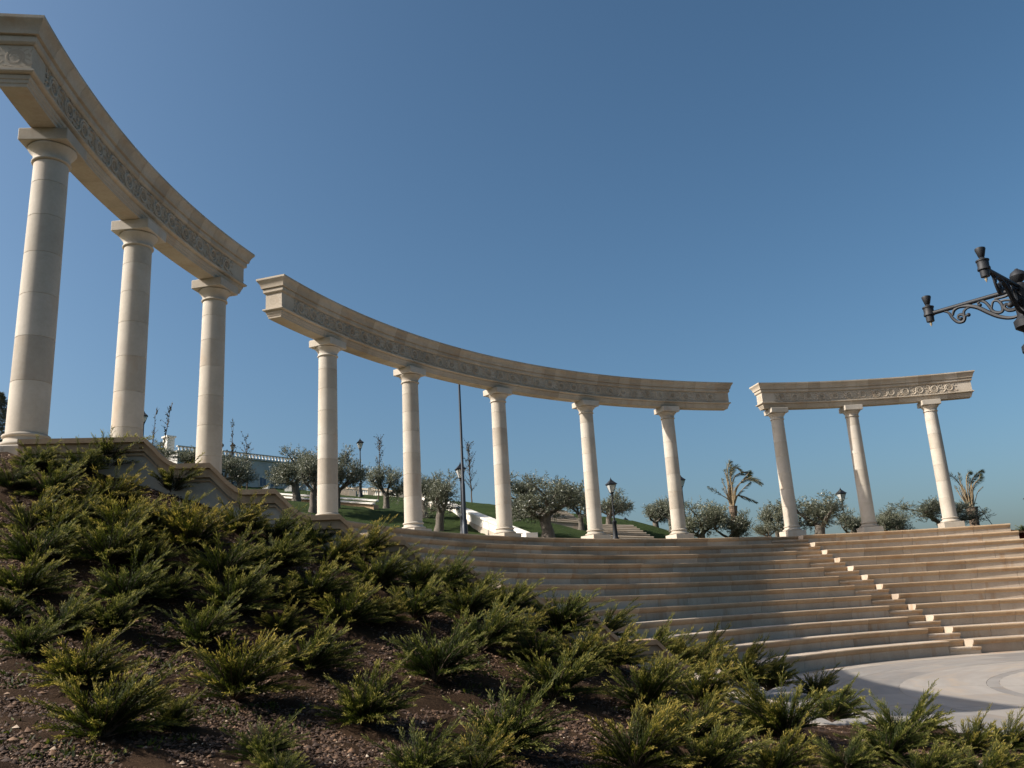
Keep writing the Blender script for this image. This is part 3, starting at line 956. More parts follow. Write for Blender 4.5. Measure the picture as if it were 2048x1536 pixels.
# tall mast behind the middle beam
tp = at(925, 745, 39); bt = at(930, 1063, 39)
t = empty('tall_mast', (bt.x, bt.y, gz(bt.x, bt.y)))
tag(t, 'tall dark lighting mast rising behind the long middle beam', 'mast')
H = tp.z - t.location.z
mb = MB(); mb.lathe([(0.13, -0.4), (0.13, 0.72), (0.118, 0.74), (0.118, 1.0)], 16); mb.obj('mast_base', M['mast'], t, 40)
mb = MB(); mb.lathe([(0.088, 1.001), (0.084, 2.6), (0.066, 2.66), (0.05, H)], 16); mb.obj('pole', M['mast'], t, 40)
mb = MB(); mb.lathe([(0.07, H + 0.001), (0.10, H + 0.02), (0.10, H + 0.10), (0.03, H + 0.16)], 16); mb.obj('mast_head', M['mast'], t, 40)

# ornate lamp post at the right edge: scrolled arms, lanterns missing
HX, HY, HZ = 4.513, 7.218, 2.55 + EYE
g = gz(HX, HY)
t = empty('ornate_lamp_post', (HX, HY, g), 0)
tag(t, 'ornate black iron lamp post with scrolled arms and bare bulbs, right edge', 'lamp post')
hz = HZ - g
mb = MB()
mb.lathe([(0.30, -0.3), (0.30, 0.12), (0.22, 0.2), (0.20, 0.55), (0.24, 0.6), (0.16, 0.7), (0.12, 1.1), (0.085, 1.2), (0.07, 2.6), (0.09, 2.65), (0.06, 2.7), (0.055, hz - 0.62), (0.09, hz - 0.58), (0.09, hz - 0.53), (0.05, hz - 0.49), (0.05, hz - 0.40)], 16)
mb.obj('post', M['iron'], t, 40)
mb = MB()
mb.lathe([(0.05, hz - 0.399), (0.105, hz - 0.36), (0.11, hz - 0.30), (0.07, hz - 0.26), (0.075, hz - 0.1), (0.085, hz + 0.01), (0.05, hz + 0.03), (0.045, hz + 0.04)], 16)
mb.obj('hub', M['iron'], t, 40)
mb = MB()
mb.lathe([(0.03, hz + 0.041), (0.02, hz + 0.05), (0.055, hz + 0.075), (0.068, hz + 0.11), (0.055, hz + 0.145), (0.02, hz + 0.17), (0.012, hz + 0.18)], 16)
mb.obj('finial', M['iron'], t, 40)
ARM = 0.80
def arm_mesh():
    """local x from the post outwards, z up"""
    tb = MB(); tb.tube([(0.06, 0, 0), (ARM - 0.03, 0, 0)], 0.021, 10)
    def conv(pts):
        out = []
        for X, Yv in pts:
            s = (X - 330) / 870.0
            ty = 1030 - (250 / 870.0) * (X - 330)
            out.append(((1 - s) * ARM, 0, -(Yv - ty) / 870.0 * ARM - 0.004))
        return out
    def smooth(p, n=4):
        out = []
        for i in range(len(p) - 1):
            p0, p1, p2, p3 = [Vector(p[max(0, min(len(p) - 1, i + k))]) for k in (-1, 0, 1, 2)]
            for q in range(n):
                u = q / n
                out.append(0.5 * ((2 * p1) + (p2 - p0) * u + (2 * p0 - 5 * p1 + 4 * p2 - p3) * u * u + (3 * p1 - p0 - 3 * p2 + p3) * u ** 3))
        out.append(Vector(p[-1])); return out
    sm = MB()
    curves = [([(478, 1000), (520, 1015), (545, 1070), (588, 1115), (640, 1108), (662, 1060), (640, 1035), (605, 1045), (600, 1075), (622, 1085)], 0.013),
              ([(552, 1045), (575, 990), (630, 955), (715, 948), (800, 968), (880, 1018), (960, 1060), (1050, 1078), (1125, 1060), (1180, 1010)], 0.016),
              ([(690, 1045), (662, 1050), (662, 1005), (700, 968), (760, 955)], 0.011),
              ([(822, 945), (805, 925), (830, 898), (872, 912), (905, 965), (925, 1008), (975, 1022), (1010, 1000), (1012, 940), (985, 900), (945, 905), (925, 950), (915, 990)], 0.012),
              ([(960, 880), (1040, 862), (1110, 835), (1175, 860), (1215, 920), (1215, 980), (1170, 1020)], 0.014),
              ([(1010, 905), (1060, 895), (1120, 905), (1145, 950), (1115, 990), (1060, 998), (1030, 970), (1050, 935), (1085, 945)], 0.014)]
    for c, r_ in curves:
        pts = smooth(conv(c))
        sm.tube(pts, [r_ * (0.75 + 0.5 * math.sin(PI * i / (len(pts) - 1))) for i in range(len(pts))], 6)
    for X, Yv, rr in ((698, 1040, .02), (1085, 945, .03), (622, 1080, .02), (820, 940, .018), (1150, 905, .02)):
        q = conv([(X, Yv)])[0]
        sm.lathe([(0, -rr), (rr * .8, -rr * .6), (rr, 0), (rr * .8, rr * .6), (0, rr)], 8, q, cap=False)
    so = MB()
    so.lathe([(0.035, -0.075), (0.037, -0.02), (0.05, -0.015), (0.05, 0.0), (0.044, 0.012), (0.046, 0.055), (0.052, 0.06), (0.052, 0.07), (0.03, 0.078), (0.018, 0.095), (0.024, 0.10), (0.042, 0.165), (0.04, 0.175), (0.03, 0.18)], 14, (ARM, 0, 0))
    bu = MB()
    bu.lathe([(0.006, -0.0755), (0.012, -0.085), (0.012, -0.10), (0.004, -0.118), (0.001, -0.125)], 8, (ARM, 0, 0))
    return tb.mesh('arm_tube', M['iron'], 40), sm.mesh('arm_scroll', M['iron'], 50), so.mesh('arm_socket', M['iron'], 40), bu.mesh('bulb', M['bulb'], 40)
AM = arm_mesh()
for k in range(4):
    a = math.atan2(0.231, -0.2075) + k * PI / 2
    tb = link('arm', AM[0], t, (0, 0, hz), a)
    for nm, me in zip(('scroll', 'socket', 'bulb'), AM[1:]): link(nm, me, tb)

# ------------------------------------------------------------------ foliage generators
def blades(P, D, L, W, tone, rng, jitter=0.35):
    """P base points, D directions (n,3): one tapering blade per point, tri pair"""
    n = len(P)
    D = D + rng.normal(0, jitter, D.shape)
    D /= np.linalg.norm(D, axis=1, keepdims=True) + 1e-9
    S = np.cross(D, rng.normal(0, 1, D.shape)); S /= np.linalg.norm(S, axis=1, keepdims=True) + 1e-9
    L = np.broadcast_to(L, (n,))[:, None]; W = np.broadcast_to(W, (n,))[:, None]
    mid = P + D * L * 0.45
    v = np.stack([P, mid + S * W / 2, P + D * L, mid - S * W / 2], 1).reshape(-1, 3)
    f = np.arange(n * 4).reshape(n, 4)
    return v, f, np.repeat(tone, 4)

def juniper_meshes(seed):
    rng = np.random.default_rng(seed)
    rnd = random.Random(seed)
    V, Fq, T = [], [], []
    nv = 0
    wood = MB()
    nb = 62 + rnd.randint(0, 12)
    for b in range(nb):
        a = rnd.uniform(0, 2 * PI)
        if rnd.random() < 0.38: a = rnd.gauss(0.0, 0.7)          # wind side: more and longer plumes towards +x
        el = R(rnd.uniform(16, 66))
        L = rnd.uniform(0.42, 0.66) * (1 + 0.22 * max(0, math.cos(a)))
        if rnd.random() < 0.16: L *= 1.34; el = R(rnd.uniform(34, 58))
        t = np.linspace(0, 1, 16)
        lift = math.sin(el) * t - (0.10 + 0.25 * math.cos(el)) * t ** 2 * 0.6
        hor = math.cos(el) * t + 0.10 * t ** 2
        side = rnd.uniform(-0.12, 0.12) * t ** 2
        C = np.stack([(hor * math.cos(a) - side * math.sin(a)), (hor * math.sin(a) + side * math.cos(a)), np.maximum(lift, -0.02)], 1) * L
        C[:, 2] += 0.02
        wood.tube([tuple(p) for p in C[::3]], [0.010 * (1 - 0.8 * i / 5) for i in range(len(C[::3]))], 4)
        tan = np.gradient(C, axis=0); tan /= np.linalg.norm(tan, axis=1, keepdims=True)
        ns = 30
        for q in range(ns):
            u = 0.14 + 0.86 * (q + rnd.random()) / ns
            i = min(14, int(u * 15)); fr = u * 15 - i
            p = C[i] * (1 - fr) + C[i + 1] * fr
            d = tan[i]
            sd = np.cross(d, [0, 0, 1.0]); sd /= np.linalg.norm(sd) + 1e-9
            up = np.cross(sd, d)
            s_ = (1 if q % 2 else -1)
            dd = d * 1.0 + sd * s_ * rnd.uniform(0.12, 0.55) + up * rnd.uniform(-0.12, 0.38)
            dd /= np.linalg.norm(dd)
            l = (0.15 * (1 - 0.55 * u) + 0.035) * rnd.uniform(0.7, 1.3)
            k = max(5, int(l / 0.0078))
            w = np.linspace(0.03, 1, k)
            pp = p + np.outer(w, dd) * l + np.outer(w ** 2, [0, 0, -0.08]) * l
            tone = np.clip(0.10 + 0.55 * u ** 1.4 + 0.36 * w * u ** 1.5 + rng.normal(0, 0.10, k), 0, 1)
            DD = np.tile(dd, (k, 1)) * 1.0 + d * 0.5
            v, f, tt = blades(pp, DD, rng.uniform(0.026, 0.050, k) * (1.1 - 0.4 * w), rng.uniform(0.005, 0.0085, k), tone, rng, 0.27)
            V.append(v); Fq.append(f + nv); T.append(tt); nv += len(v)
        # feathery tip
        k = 7
        pp = C[-1] + np.outer(np.linspace(-0.5, 0.6, k), tan[-1]) * 0.07
        v, f, tt = blades(pp, np.tile(tan[-1], (k, 1)), 0.055, 0.008, np.clip(rng.normal(0.9, 0.1, k), 0, 1), rng, 0.22)
        V.append(v); Fq.append(f + nv); T.append(tt); nv += len(v)
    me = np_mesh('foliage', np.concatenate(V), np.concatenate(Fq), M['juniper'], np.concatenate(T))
    return me, wood.mesh('stems', M['twig'])

JV = [juniper_meshes(100 + i) for i in range(7)]

# crown centre x, y and width in the photo; one bush each
JUN = [(70, 920, 95), (211, 918, 135), (341, 962, 125), (468, 982, 105), (20, 962, 90), (98, 972, 130), (218, 986, 125), (53, 1018, 140), (351, 1018, 120), (239, 1032, 140),
       (380, 1057, 140), (475, 1029, 120), (545, 1046, 110), (633, 1056, 120), (70, 1080, 160), (215, 1078, 160), (440, 1113, 145), (553, 1096, 130), (668, 1090, 120), (46, 1140, 160),
       (246, 1158, 155), (457, 1178, 160), (626, 1155, 150), (12, 1200, 110), (116, 1225, 130), (216, 1222, 130), (397, 1238, 165), (690, 1204, 150), (615, 1288, 170), (158, 1312, 185), (468, 1332, 205),
       (725, 1082, 120), (753, 1132, 130), (831, 1145, 120), (893, 1147, 115), (948, 1170, 115), (1014, 1194, 120), (828, 1194, 130), (930, 1196, 120), (965, 1250, 155), (1118, 1228, 135), (1204, 1243, 115),
       (872, 1304, 175), (1077, 1290, 130), (1153, 1288, 130), (1221, 1292, 130), (729, 1396, 165), (1110, 1345, 170), (1290, 1290, 130), (1340, 1310, 120), (947, 1388, 0), (1008, 1436, 200), (1290, 1368, 160),
       (1396, 1302, 130), (1478, 1330, 130), (1535, 1345, 110), (1395, 1362, 150), (1570, 1420, 180), (1664, 1400, 130), (1634, 1365, 90), (1381, 1438, 160), (1405, 1500, 180), (1547, 1508, 150), (1807, 1430, 180), (1775, 1478, 150),
       (1940, 1468, 130), (2014, 1462, 120), (1965, 1515, 160), (2036, 1510, 100), (1850, 1520, 150), (832, 1510, 170), (949, 1512, 140), (1271, 1482, 190), (200, 1405, 220), (520, 1475, 130), (560, 1525, 110), (1690, 1500, 130), (300, 1105, 100), (120, 1040, 100), (560, 1180, 90), (770, 1040, 0), (160, 930, 90), (300, 1032, 105), (150, 1012, 105), (520, 1105, 105), (335, 1165, 105), (560, 1232, 105), (50, 1275, 120), (760, 1215, 100), (1040, 1245, 100), (340, 1420, 110)]
JUN = [j for j in JUN if j[2] > 0]
def hit_ground(x, y):
    d = ray(x, y)
    ts = np.linspace(3.0, 30, 1400)
    P = d[None] * (ts / d[1])[:, None]
    g = ground(P[:, 0], P[:, 1])
    below = np.where(P[:, 2] + EYE < g)[0]
    i = below[0] if len(below) else len(ts) - 1
    return P[i, 0], P[i, 1], g[i]
bands = [(0, 1000, 'topmost row'), (1000, 1075, 'second row down'), (1075, 1170, 'third row down'), (1170, 1250, 'fourth row down'), (1250, 1345, 'fifth row down'), (1345, 1450, 'last row but one'), (1450, 1600, 'bottom row')]
ordw = ['first', 'second', 'third', 'fourth', 'fifth', 'sixth', 'seventh', 'eighth', 'ninth', 'tenth', 'eleventh', 'twelfth', 'thirteenth', 'fourteenth', 'fifteenth', 'sixteenth', 'seventeenth', 'eighteenth', 'nineteenth', 'twentieth']
random.seed(11)
for lo, hi, nm in bands:
    row = sorted([j for j in JUN if lo <= j[1] < hi])
    for q, (x, y, w) in enumerate(row):
        gx, gy, g0 = hit_ground(x, y + (0.34 if y > 1000 else 0.20) * w)
        size = w * gy / F_PX
        sc = size / (1.40 if x > 1600 else 1.24)
        fm, wm = JV[random.randrange(len(JV))]
        o = empty('juniper_shrub', (gx, gy, g0 - 0.02), random.uniform(-0.55, 0.55) + (PI if random.random() < 0.06 else 0))
        o.scale = (sc, sc, sc * random.uniform(1.12, 1.38))
        which = 'leftmost' if q == 0 else ('rightmost' if q == len(row) - 1 else ordw[q] + ' from the left')
        tag(o, f'spreading juniper, {which} in the {nm} of the bank', 'shrub', 'junipers planted on the bank')
        link('foliage', fm, o); link('stems', wm, o)

# pebbles on the bank
rng = np.random.default_rng(5)
N = 420000
px = rng.uniform(-80, 2130, N); dd = 4.2 + 10.8 * rng.random(N) ** 0.85
X = (px - 1024) / F_PX * dd * 1.03; Y = dd
ok = np.hypot(X - CX, Y - CY) > 12.0
a_ = np.degrees(np.arctan2(X - CX, Y - CY))
ok &= ~((a_ > -100.3) & (a_ < 20))
X, Y = X[ok], Y[ok]
clump = np.sin(X * 2.3 + 1.1 * np.sin(Y * 1.7)) * np.cos(Y * 2.1 + X)
keep = rng.random(len(X)) < 0.62 + 0.3 * clump
X, Y = X[keep], Y[keep]
Z = ground(X, Y)
n = len(X)
s_ = rng.lognormal(math.log(0.0078), 0.5, n).clip(0.004, 0.034)
oc = np.array([(1, 0, 0), (0.1, 1, 0), (-1, 0.15, 0), (-0.1, -1, 0), (0.1, -0.1, 0.75)], float)
fc = np.array([(0, 1, 4), (1, 2, 4), (2, 3, 4), (3, 0, 4)])
ang = rng.uniform(0, 6.28, n); ca, sa = np.cos(ang), np.sin(ang)
shp = oc[None] * (s_[:, None, None] * rng.uniform(0.55, 1.35, (n, 5, 1)))
vx = shp[:, :, 0] * ca[:, None] - shp[:, :, 1] * sa[:, None]
vy = shp[:, :, 0] * sa[:, None] + shp[:, :, 1] * ca[:, None]
v = np.stack([vx + X[:, None], vy + Y[:, None], shp[:, :, 2] + (Z + s_ * rng.uniform(-0.05, 0.5, n))[:, None]], -1).reshape(-1, 3)
f = (fc[None] + (np.arange(n) * 5)[:, None, None]).reshape(-1, 3)
tone = np.repeat(np.clip(rng.beta(1.0, 3.4, n) + (rng.random(n) < 0.03) * 0.5, 0, 1), 5)
tag(link('gravel', np_mesh('gravel', v, f, M['pebble'], tone)), kind='stuff')

# low weeds creeping over the upper bank
N = 9000
r_ = rng.uniform(16, 26.5, N); a_ = rng.uniform(-125, -101.2, N)
X = CX + r_ * np.sin(np.radians(a_)); Y = CY + r_ * np.cos(np.radians(a_))
patch = np.sin(X * 1.9 + 1.3 * np.sin(Y * 1.3)) * np.cos(Y * 1.6 - X * 0.7)
ok = (patch > 0.15) & (rng.random(N) < 0.25 + 0.5 * (r_ - 16) / 10)
X, Y = X[ok], Y[ok]; Z = ground(X, Y)
n = len(X); kk = 7
P = np.repeat(np.stack([X, Y, Z], 1), kk, 0) + rng.normal(0, 0.03, (n * kk, 3)) * [1, 1, 0.2]
D = rng.normal(0, 1, (n * kk, 3)); D[:, 2] = np.abs(D[:, 2]) * 0.8 + 0.2
D /= np.linalg.norm(D, axis=1, keepdims=True)
v, f, tt = blades(P, D, rng.uniform(0.025, 0.07, n * kk), rng.uniform(0.012, 0.025, n * kk), rng.random(n * kk) * 0.75, rng, 0.2)
tag(link('ground_cover', np_mesh('ground_cover', v, f, M['juniper'], tt)), kind='stuff')

# ------------------------------------------------------------------ olive trees
def limb(mb, p0, d0, L, r0, r1, rnd, n=6, bend=0.25, sides=7, up=0.25):
    p = Vector(p0); d = Vector(d0).normalized()
    pts, rad = [p.copy()], [r0]
    for i in range(n):
        d = (d + Vector((rnd.gauss(0, bend), rnd.gauss(0, bend), rnd.gauss(0, bend * 0.5) + up * 0.12))).normalized()
        p = p + d * (L / n)
        pts.append(p.copy()); rad.append(r0 + (r1 - r0) * (i + 1) / n * rnd.uniform(0.85, 1.1))
    mb.tube(pts, rad, sides)
    return pts, d

def olive_meshes(seed, lean=0.0, spread=1.0):
    """height about 3.4, crown about 3 wide"""
    rnd = random.Random(seed); rng = np.random.default_rng(seed)
    wood = MB()
    tr = [(0, 0, -0.3), (0.02, 0.01, 0.0), (0.05 + lean * .1, 0.02, 0.3), (0.02 + lean * .25, -0.03, 0.6), (0.05 + lean * .45, 0.02, 0.9)]
    wood.tube(tr, [0.30, 0.25, 0.195, 0.18, 0.19], 10)
    tips = []
    top = Vector(tr[-1])
    nl = rnd.randint(4, 5)
    for k in range(nl):
        a = 2 * PI * k / nl + rnd.uniform(-0.4, 0.4)
        d = Vector((math.cos(a) * spread + lean * 0.6, math.sin(a) * spread, rnd.uniform(0.7, 1.2)))
        pts, dd = limb(wood, top - Vector((0, 0, 0.12)), d, rnd.uniform(0.95, 1.35), 0.085, 0.045, rnd, 6, 0.22)
        for q in range(4):
            st = pts[rnd.randint(2, 6)]
            d2 = dd + Vector((rnd.gauss(0, 0.8), rnd.gauss(0, 0.8), rnd.uniform(-0.25, 0.7)))
            p2, d3 = limb(wood, st, d2, rnd.uniform(0.5, 0.9), 0.045, 0.016, rnd, 4, 0.25, 5)
            tips.append(p2[-1]); tips.append(p2[2])
    V, Fq, T = [], [], []
    nv = 0
    for tp_ in tips:
        rb = rnd.uniform(0.30, 0.48)
        ns = 28
        for s in range(ns):        # sprigs around each branch end
            d = rng.normal(0, 1, 3); d[2] += 0.25; d /= np.linalg.norm(d)
            p0 = np.array(tp_) + d * rb * rng.random() * 0.7
            l = rnd.uniform(0.18, 0.42)
            k = 15
            w = np.linspace(0.1, 1, k)
            d2 = d * 0.7 + np.array([0, 0, 0.35]) + rng.normal(0, 0.25, 3); d2 /= np.linalg.norm(d2)
            pp = p0 + np.outer(w, d2) * l
            tone = np.clip(rng.beta(1.7, 2.2, k) + 0.12 * (w - 0.5), 0, 1)
            v, f, tt = blades(pp, np.tile(d2, (k, 1)), rng.uniform(0.07, 0.12, k), rng.uniform(0.022, 0.034, k), tone, rng, 0.8)
            V.append(v); Fq.append(f + nv); T.append(tt); nv += len(v)
    me = np_mesh('crown', np.concatenate(V), np.concatenate(Fq), M['olive'], np.concatenate(T))
    return wood.mesh('trunk', M['bark'], 60), me
OV = [olive_meshes(21), olive_meshes(22, 0.2), olive_meshes(23, -0.2, 1.15), olive_meshes(24, 0.0, 0.9), olive_meshes(25, 0.3, 1.2), olive_meshes(27, -0.9, 1.0)]
def measure(me):
    co = np.empty(len(me.vertices) * 3, np.float32); me.vertices.foreach_get('co', co); co = co.reshape(-1, 3)
    return co[:, 2].max(), np.percentile(co[:, 0], 98) - np.percentile(co[:, 0], 2)
OM = [measure(o[1]) for o in OV]
OLIVES = [(360, 985, 884, 90, 42, 3, 'dark olive tree between the second and third columns'),
          (447, 992, 896, 80, 41, 0, 'dark olive tree right behind the third column'),
          (476, 990, 905, 58, 43, 1, 'dark olive tree left of the pale house'),
          (592, 1003, 884, 98, 50, 2, 'grey-leaved olive tree with a leaning limb, in front of the pale house'),
          (624, 1026, 882, 78, 45, 1, 'olive tree directly left of the fourth column'),
          (672, 1014, 893, 84, 47, 4, 'olive tree emerging right of the fourth column'),
          (772, 1020, 918, 74, 55, 0, 'round olive tree below the tall poplar on the lawn'),
          (849, 1049, 930, 60, 47, 3, 'olive tree just right of the fifth column, partly hidden'),
          (877, 1062, 936, 92, 44, 1, 'olive tree left of the tall mast'),
          (1036, 1027, 944, 66, 52, 3, 'olive tree at the head of the upper lawn steps'),
          (1095, 1076, 937, 150, 42, 2, 'largest olive tree with widely forked trunk, between the middle columns'),
          (1162, 1060, 965, 66, 48, 0, 'olive tree partly hidden behind the fourth middle column'),
          (1216, 1054, 978, 72, 55, 4, 'olive tree behind the lamp right of the fourth middle column'),
          (1312, 1066, 1000, 56, 62, 3, 'small distant olive left of the right end column of the middle beam'),
          (1344, 1075, 985, 60, 58, 0, 'olive tree partly hidden behind the right end column of middle beam'),
          (1405, 1082, 988, 100, 46, 2, 'forked olive tree left of the taller palm'),
          (1458, 1080, 1008, 66, 46, 3, 'low olive tree in front of the taller palm trunk'),
          (1556, 1082, 998, 56, 44, 0, 'slim olive tree behind the shaded column, right of the leaning limb'),
          (1546, 1084, 1036, 50, 43, 5, 'leaning olive limb bending left beside the shaded column'),
          (1638, 1078, 976, 118, 44, 1, 'biggest dark olive right of the shaded column'),
          (1703, 1072, 1014, 54, 48, 3, 'low olive tree just left of the half shaded column'),
          (1762, 1068, 1012, 60, 47, 4, 'low olive tree just right of the half shaded column'),
          (1796, 1066, 1008, 56, 49, 1, 'wind-leaning low olive between the two rightmost columns'),
          (1885, 1062, 986, 118, 45, 0, 'dense olive tree behind the sunlit rightmost column')]
random.seed(8)
for x, yb, yt, w, d, vi, lab in OLIVES:
    b0 = at(x, yb, d); t0 = at(x, yt, d)
    g = gz(b0.x, b0.y)
    hgt = t0.z - g
    wid = w * d / F_PX
    o = empty('olive_tree', (b0.x, b0.y, g), random.uniform(-0.5, 0.5))
    sx = wid / OM[vi][1]; sz = hgt / OM[vi][0]
    o.scale = (sx, sx, sz)
    tag(o, lab, 'olive tree', 'olive trees on the lawn behind the terrace')
    link('trunk', OV[vi][0], o); link('crown', OV[vi][1], o)

# saplings and poplars: thin stems with sparse leaves
def sapling(label, x, yb, yt, d, lean, wpx, nbr, leaves, seed, group, name='sapling'):
    rnd = random.Random(seed); rng = np.random.default_rng(seed)
    b0 = at(x, yb, d); t0 = at(x + lean, yt, d)
    g = min(gz(b0.x, b0.y), b0.z)
    o = empty(name, (b0.x, b0.y, g)); tag(o, label, 'sapling', group)
    H = t0.z - g; dx = t0.x - b0.x
    wd = wpx * d / F_PX
    mb = MB()
    stem = [(dx * (k / 8) ** 1.3 + rnd.gauss(0, 0.02), rnd.gauss(0, 0.03), H * k / 8) for k in range(9)]
    mb.tube(stem, [0.05 * (1 - 0.85 * k / 8) for k in range(9)], 6)
    P, D = [], []
    for k in range(nbr):
        u = rnd.uniform(0.18, 0.97)
        i = int(u * 8); fr = u * 8 - i
        p = Vector(stem[i]).lerp(Vector(stem[min(8, i + 1)]), fr)
        a = rnd.uniform(0, 6.28)
        L = wd * 0.5 * rnd.uniform(0.5, 1.1) * (1.15 - 0.6 * u)
        pts, dd = limb(mb, p, (math.cos(a) * 0.6, math.sin(a) * 0.6, 1.0), L * 1.5, 0.014, 0.005, rnd, 4, 0.18, 4)
        for q in range(leaves):
            s = rnd.random(); j = min(3, int(s * 4))
            P.append(pts[j].lerp(pts[j + 1], s * 4 - j)); D.append((rnd.gauss(0, 1), rnd.gauss(0, 1), rnd.gauss(-0.2, 1)))
    mb.obj('trunk', M['twig'], o)
    if P:
        P = np.array([tuple(p) for p in P]); D = np.array(D); n = len(P)
        v, f, tt = blades(P, D, rng.uniform(0.06, 0.13, n), rng.uniform(0.05, 0.09, n), rng.random(n), rng, 0.3)
        link('crown', np_mesh('crown', v, f, M['leaf'], tt), o)
sapling('bare leaning sapling left of the third column', 320, 912, 806, 44, 24, 34, 26, 5, 1, 'thin leafless saplings')
sapling('bare sapling close beside the lamp right of the second column', 302, 912, 816, 50, 12, 26, 20, 4, 2, 'thin leafless saplings')
sapling('bare twiggy sapling above the small distant lamp', 458, 950, 843, 50, 10, 36, 26, 4, 3, 'thin leafless saplings')
sapling('bushy bare sapling right of the small distant lamp', 495, 960, 872, 50, -4, 50, 34, 5, 4, 'thin leafless saplings')
sapling('tall thin poplar above the round olive tree', 757, 1005, 868, 60, 4, 40, 46, 7, 5, 'young poplars', 'poplar')
sapling('tall thin poplar directly right of the tall mast', 944, 1008, 886, 60, -8, 46, 60, 6, 6, 'young poplars', 'poplar')

# evergreen at the left edge
rnd = random.Random(3); rng = np.random.default_rng(3)
p0 = at(-14, 930, 32)
o = empty('evergreen_tree', (p0.x, p0.y, gz(p0.x, p0.y))); tag(o, 'dark evergreen tree at the left photo edge behind the first column', 'tree')
mb = MB(); mb.tube([(0, 0, -0.2), (0, 0, 1.0), (0.03, 0, 2.4)], [0.12, 0.1, 0.03], 8); mb.obj('trunk', M['bark'], o)
n = 9000
hh = rng.random(n); top_h = at(-14, 785, 32).z - o.location.z
aa = rng.uniform(0, 6.28, n); rr = (0.72 * (1 - hh) ** 0.6 + 0.05) * np.sqrt(rng.random(n)) * (0.8 + 0.3 * np.sin(hh * 23 + aa * 2))
P = np.stack([rr * np.cos(aa), rr * np.sin(aa), 0.25 + hh * (top_h - 0.3)], 1)
v, f, tt = blades(P, np.stack([np.cos(aa), np.sin(aa), np.full(n, 0.5)], 1), rng.uniform(0.06, 0.14, n), rng.uniform(0.02, 0.035, n), rng.random(n) * 0.5, rng, 0.4)
link('crown', np_mesh('crown', v, f, M['olive'], tt), o)

# ------------------------------------------------------------------ palms
def frond(wood, V, Fq, T, nv, p0, pts, r0, leaf, rng, tone0, start=0.35, dens=70):
    P = [Vector(p) for p in pts]
    sm = []
    for i in range(len(P) - 1):
        q0, q1, q2, q3 = P[max(0, i - 1)], P[i], P[i + 1], P[min(len(P) - 1, i + 2)]
        for k in range(5):
            u = k / 5
            sm.append(0.5 * ((2 * q1) + (q2 - q0) * u + (2 * q0 - 5 * q1 + 4 * q2 - q3) * u * u + (3 * q1 - q0 - 3 * q2 + q3) * u ** 3))
    sm.append(P[-1])
    n = len(sm)
    wood.tube(sm, [r0 * (1 - 0.8 * i / (n - 1)) for i in range(n)], 5)
    if leaf <= 0: return nv
    C = np.array([tuple(p) for p in sm])
    tan = np.gradient(C, axis=0); tan /= np.linalg.norm(tan, axis=1, keepdims=True) + 1e-9
    dens = int(dens * 1.5)
    u = np.sort(rng.uniform(start, 1.0, dens))
    i = np.minimum(n - 2, (u * (n - 1)).astype(int)); fr = (u * (n - 1) - i)[:, None]
    p = C[i] * (1 - fr) + C[i + 1] * fr
    d = tan[i]
    sd = np.cross(d, [0.3, 0.95, 0.1]); sd /= np.linalg.norm(sd, axis=1, keepdims=True) + 1e-9
    s = np.where(np.arange(dens) % 2, 1, -1)[:, None]
    D = d * 0.9 + sd * s * 0.35 + np.array([0.30, 0, -0.42]) + rng.normal(0, 0.12, (dens, 3))
    L = 0.85 * leaf * (0.5 + np.sin(np.clip((u - start) / (1 - start), 0, 1) * PI) * 0.6)
    v, f, tt = blades(p, D, L, 0.022, np.clip(tone0 + rng.normal(0, 0.15, dens), 0, 1), rng, 0.1)
    V.append(v); Fq.append(f + nv); T.append(tt)
    return nv + len(v)

def palm(label, x, yb, d, trunk_top, scale_px, fronds, seed, rw):
    rng = np.random.default_rng(seed)
    b0 = at(x, yb, d); g = gz(b0.x, b0.y)
    k = d / F_PX
    ht = (at(x, trunk_top, d).z - g)
    o = empty('palm_tree', (b0.x, b0.y, g)); tag(o, label, 'palm tree', 'young palms behind the terrace')
    mb = MB()
    prof = []
    for i in range(18):
        z = -0.2 + (ht + 0.2) * i / 17
        prof.append((rw * (1.0 + 0.10 * (i % 2) + (0.35 if i > 13 else 0) * (i - 13) / 4), z))
    mb.lathe(prof, 12); mb.obj('trunk', M['palmbark'], o)
    wood = MB(); V, Fq, T = [], [], []; nv = 0
    for (pts, leaf, tone, start, r0, dens) in fronds:
        off = rng.uniform(-0.5, 0.5)
        pp = [(px_ * k, off * (i / len(pts)) * 0.8 + rng.normal(0, 0.03), ht + (-py_) * k) for i, (px_, py_) in enumerate(pts)]
        nv = frond(wood, V, Fq, T, nv, None, pp, r0, leaf, rng, tone, start, dens)
    wood.obj('stalks', M['rachis'], o, 60)
    lf = link('leaflets', np_mesh('leaflets', np.concatenate(V), np.concatenate(Fq), M['frond'], np.concatenate(T)), o)
    lf['kind'] = 'stuff'
    return o
S = 0.1237   # photo px per zoomed px
def z1(pts): return [((a - 585) * S, (c - 900) * S) for a, c in pts]
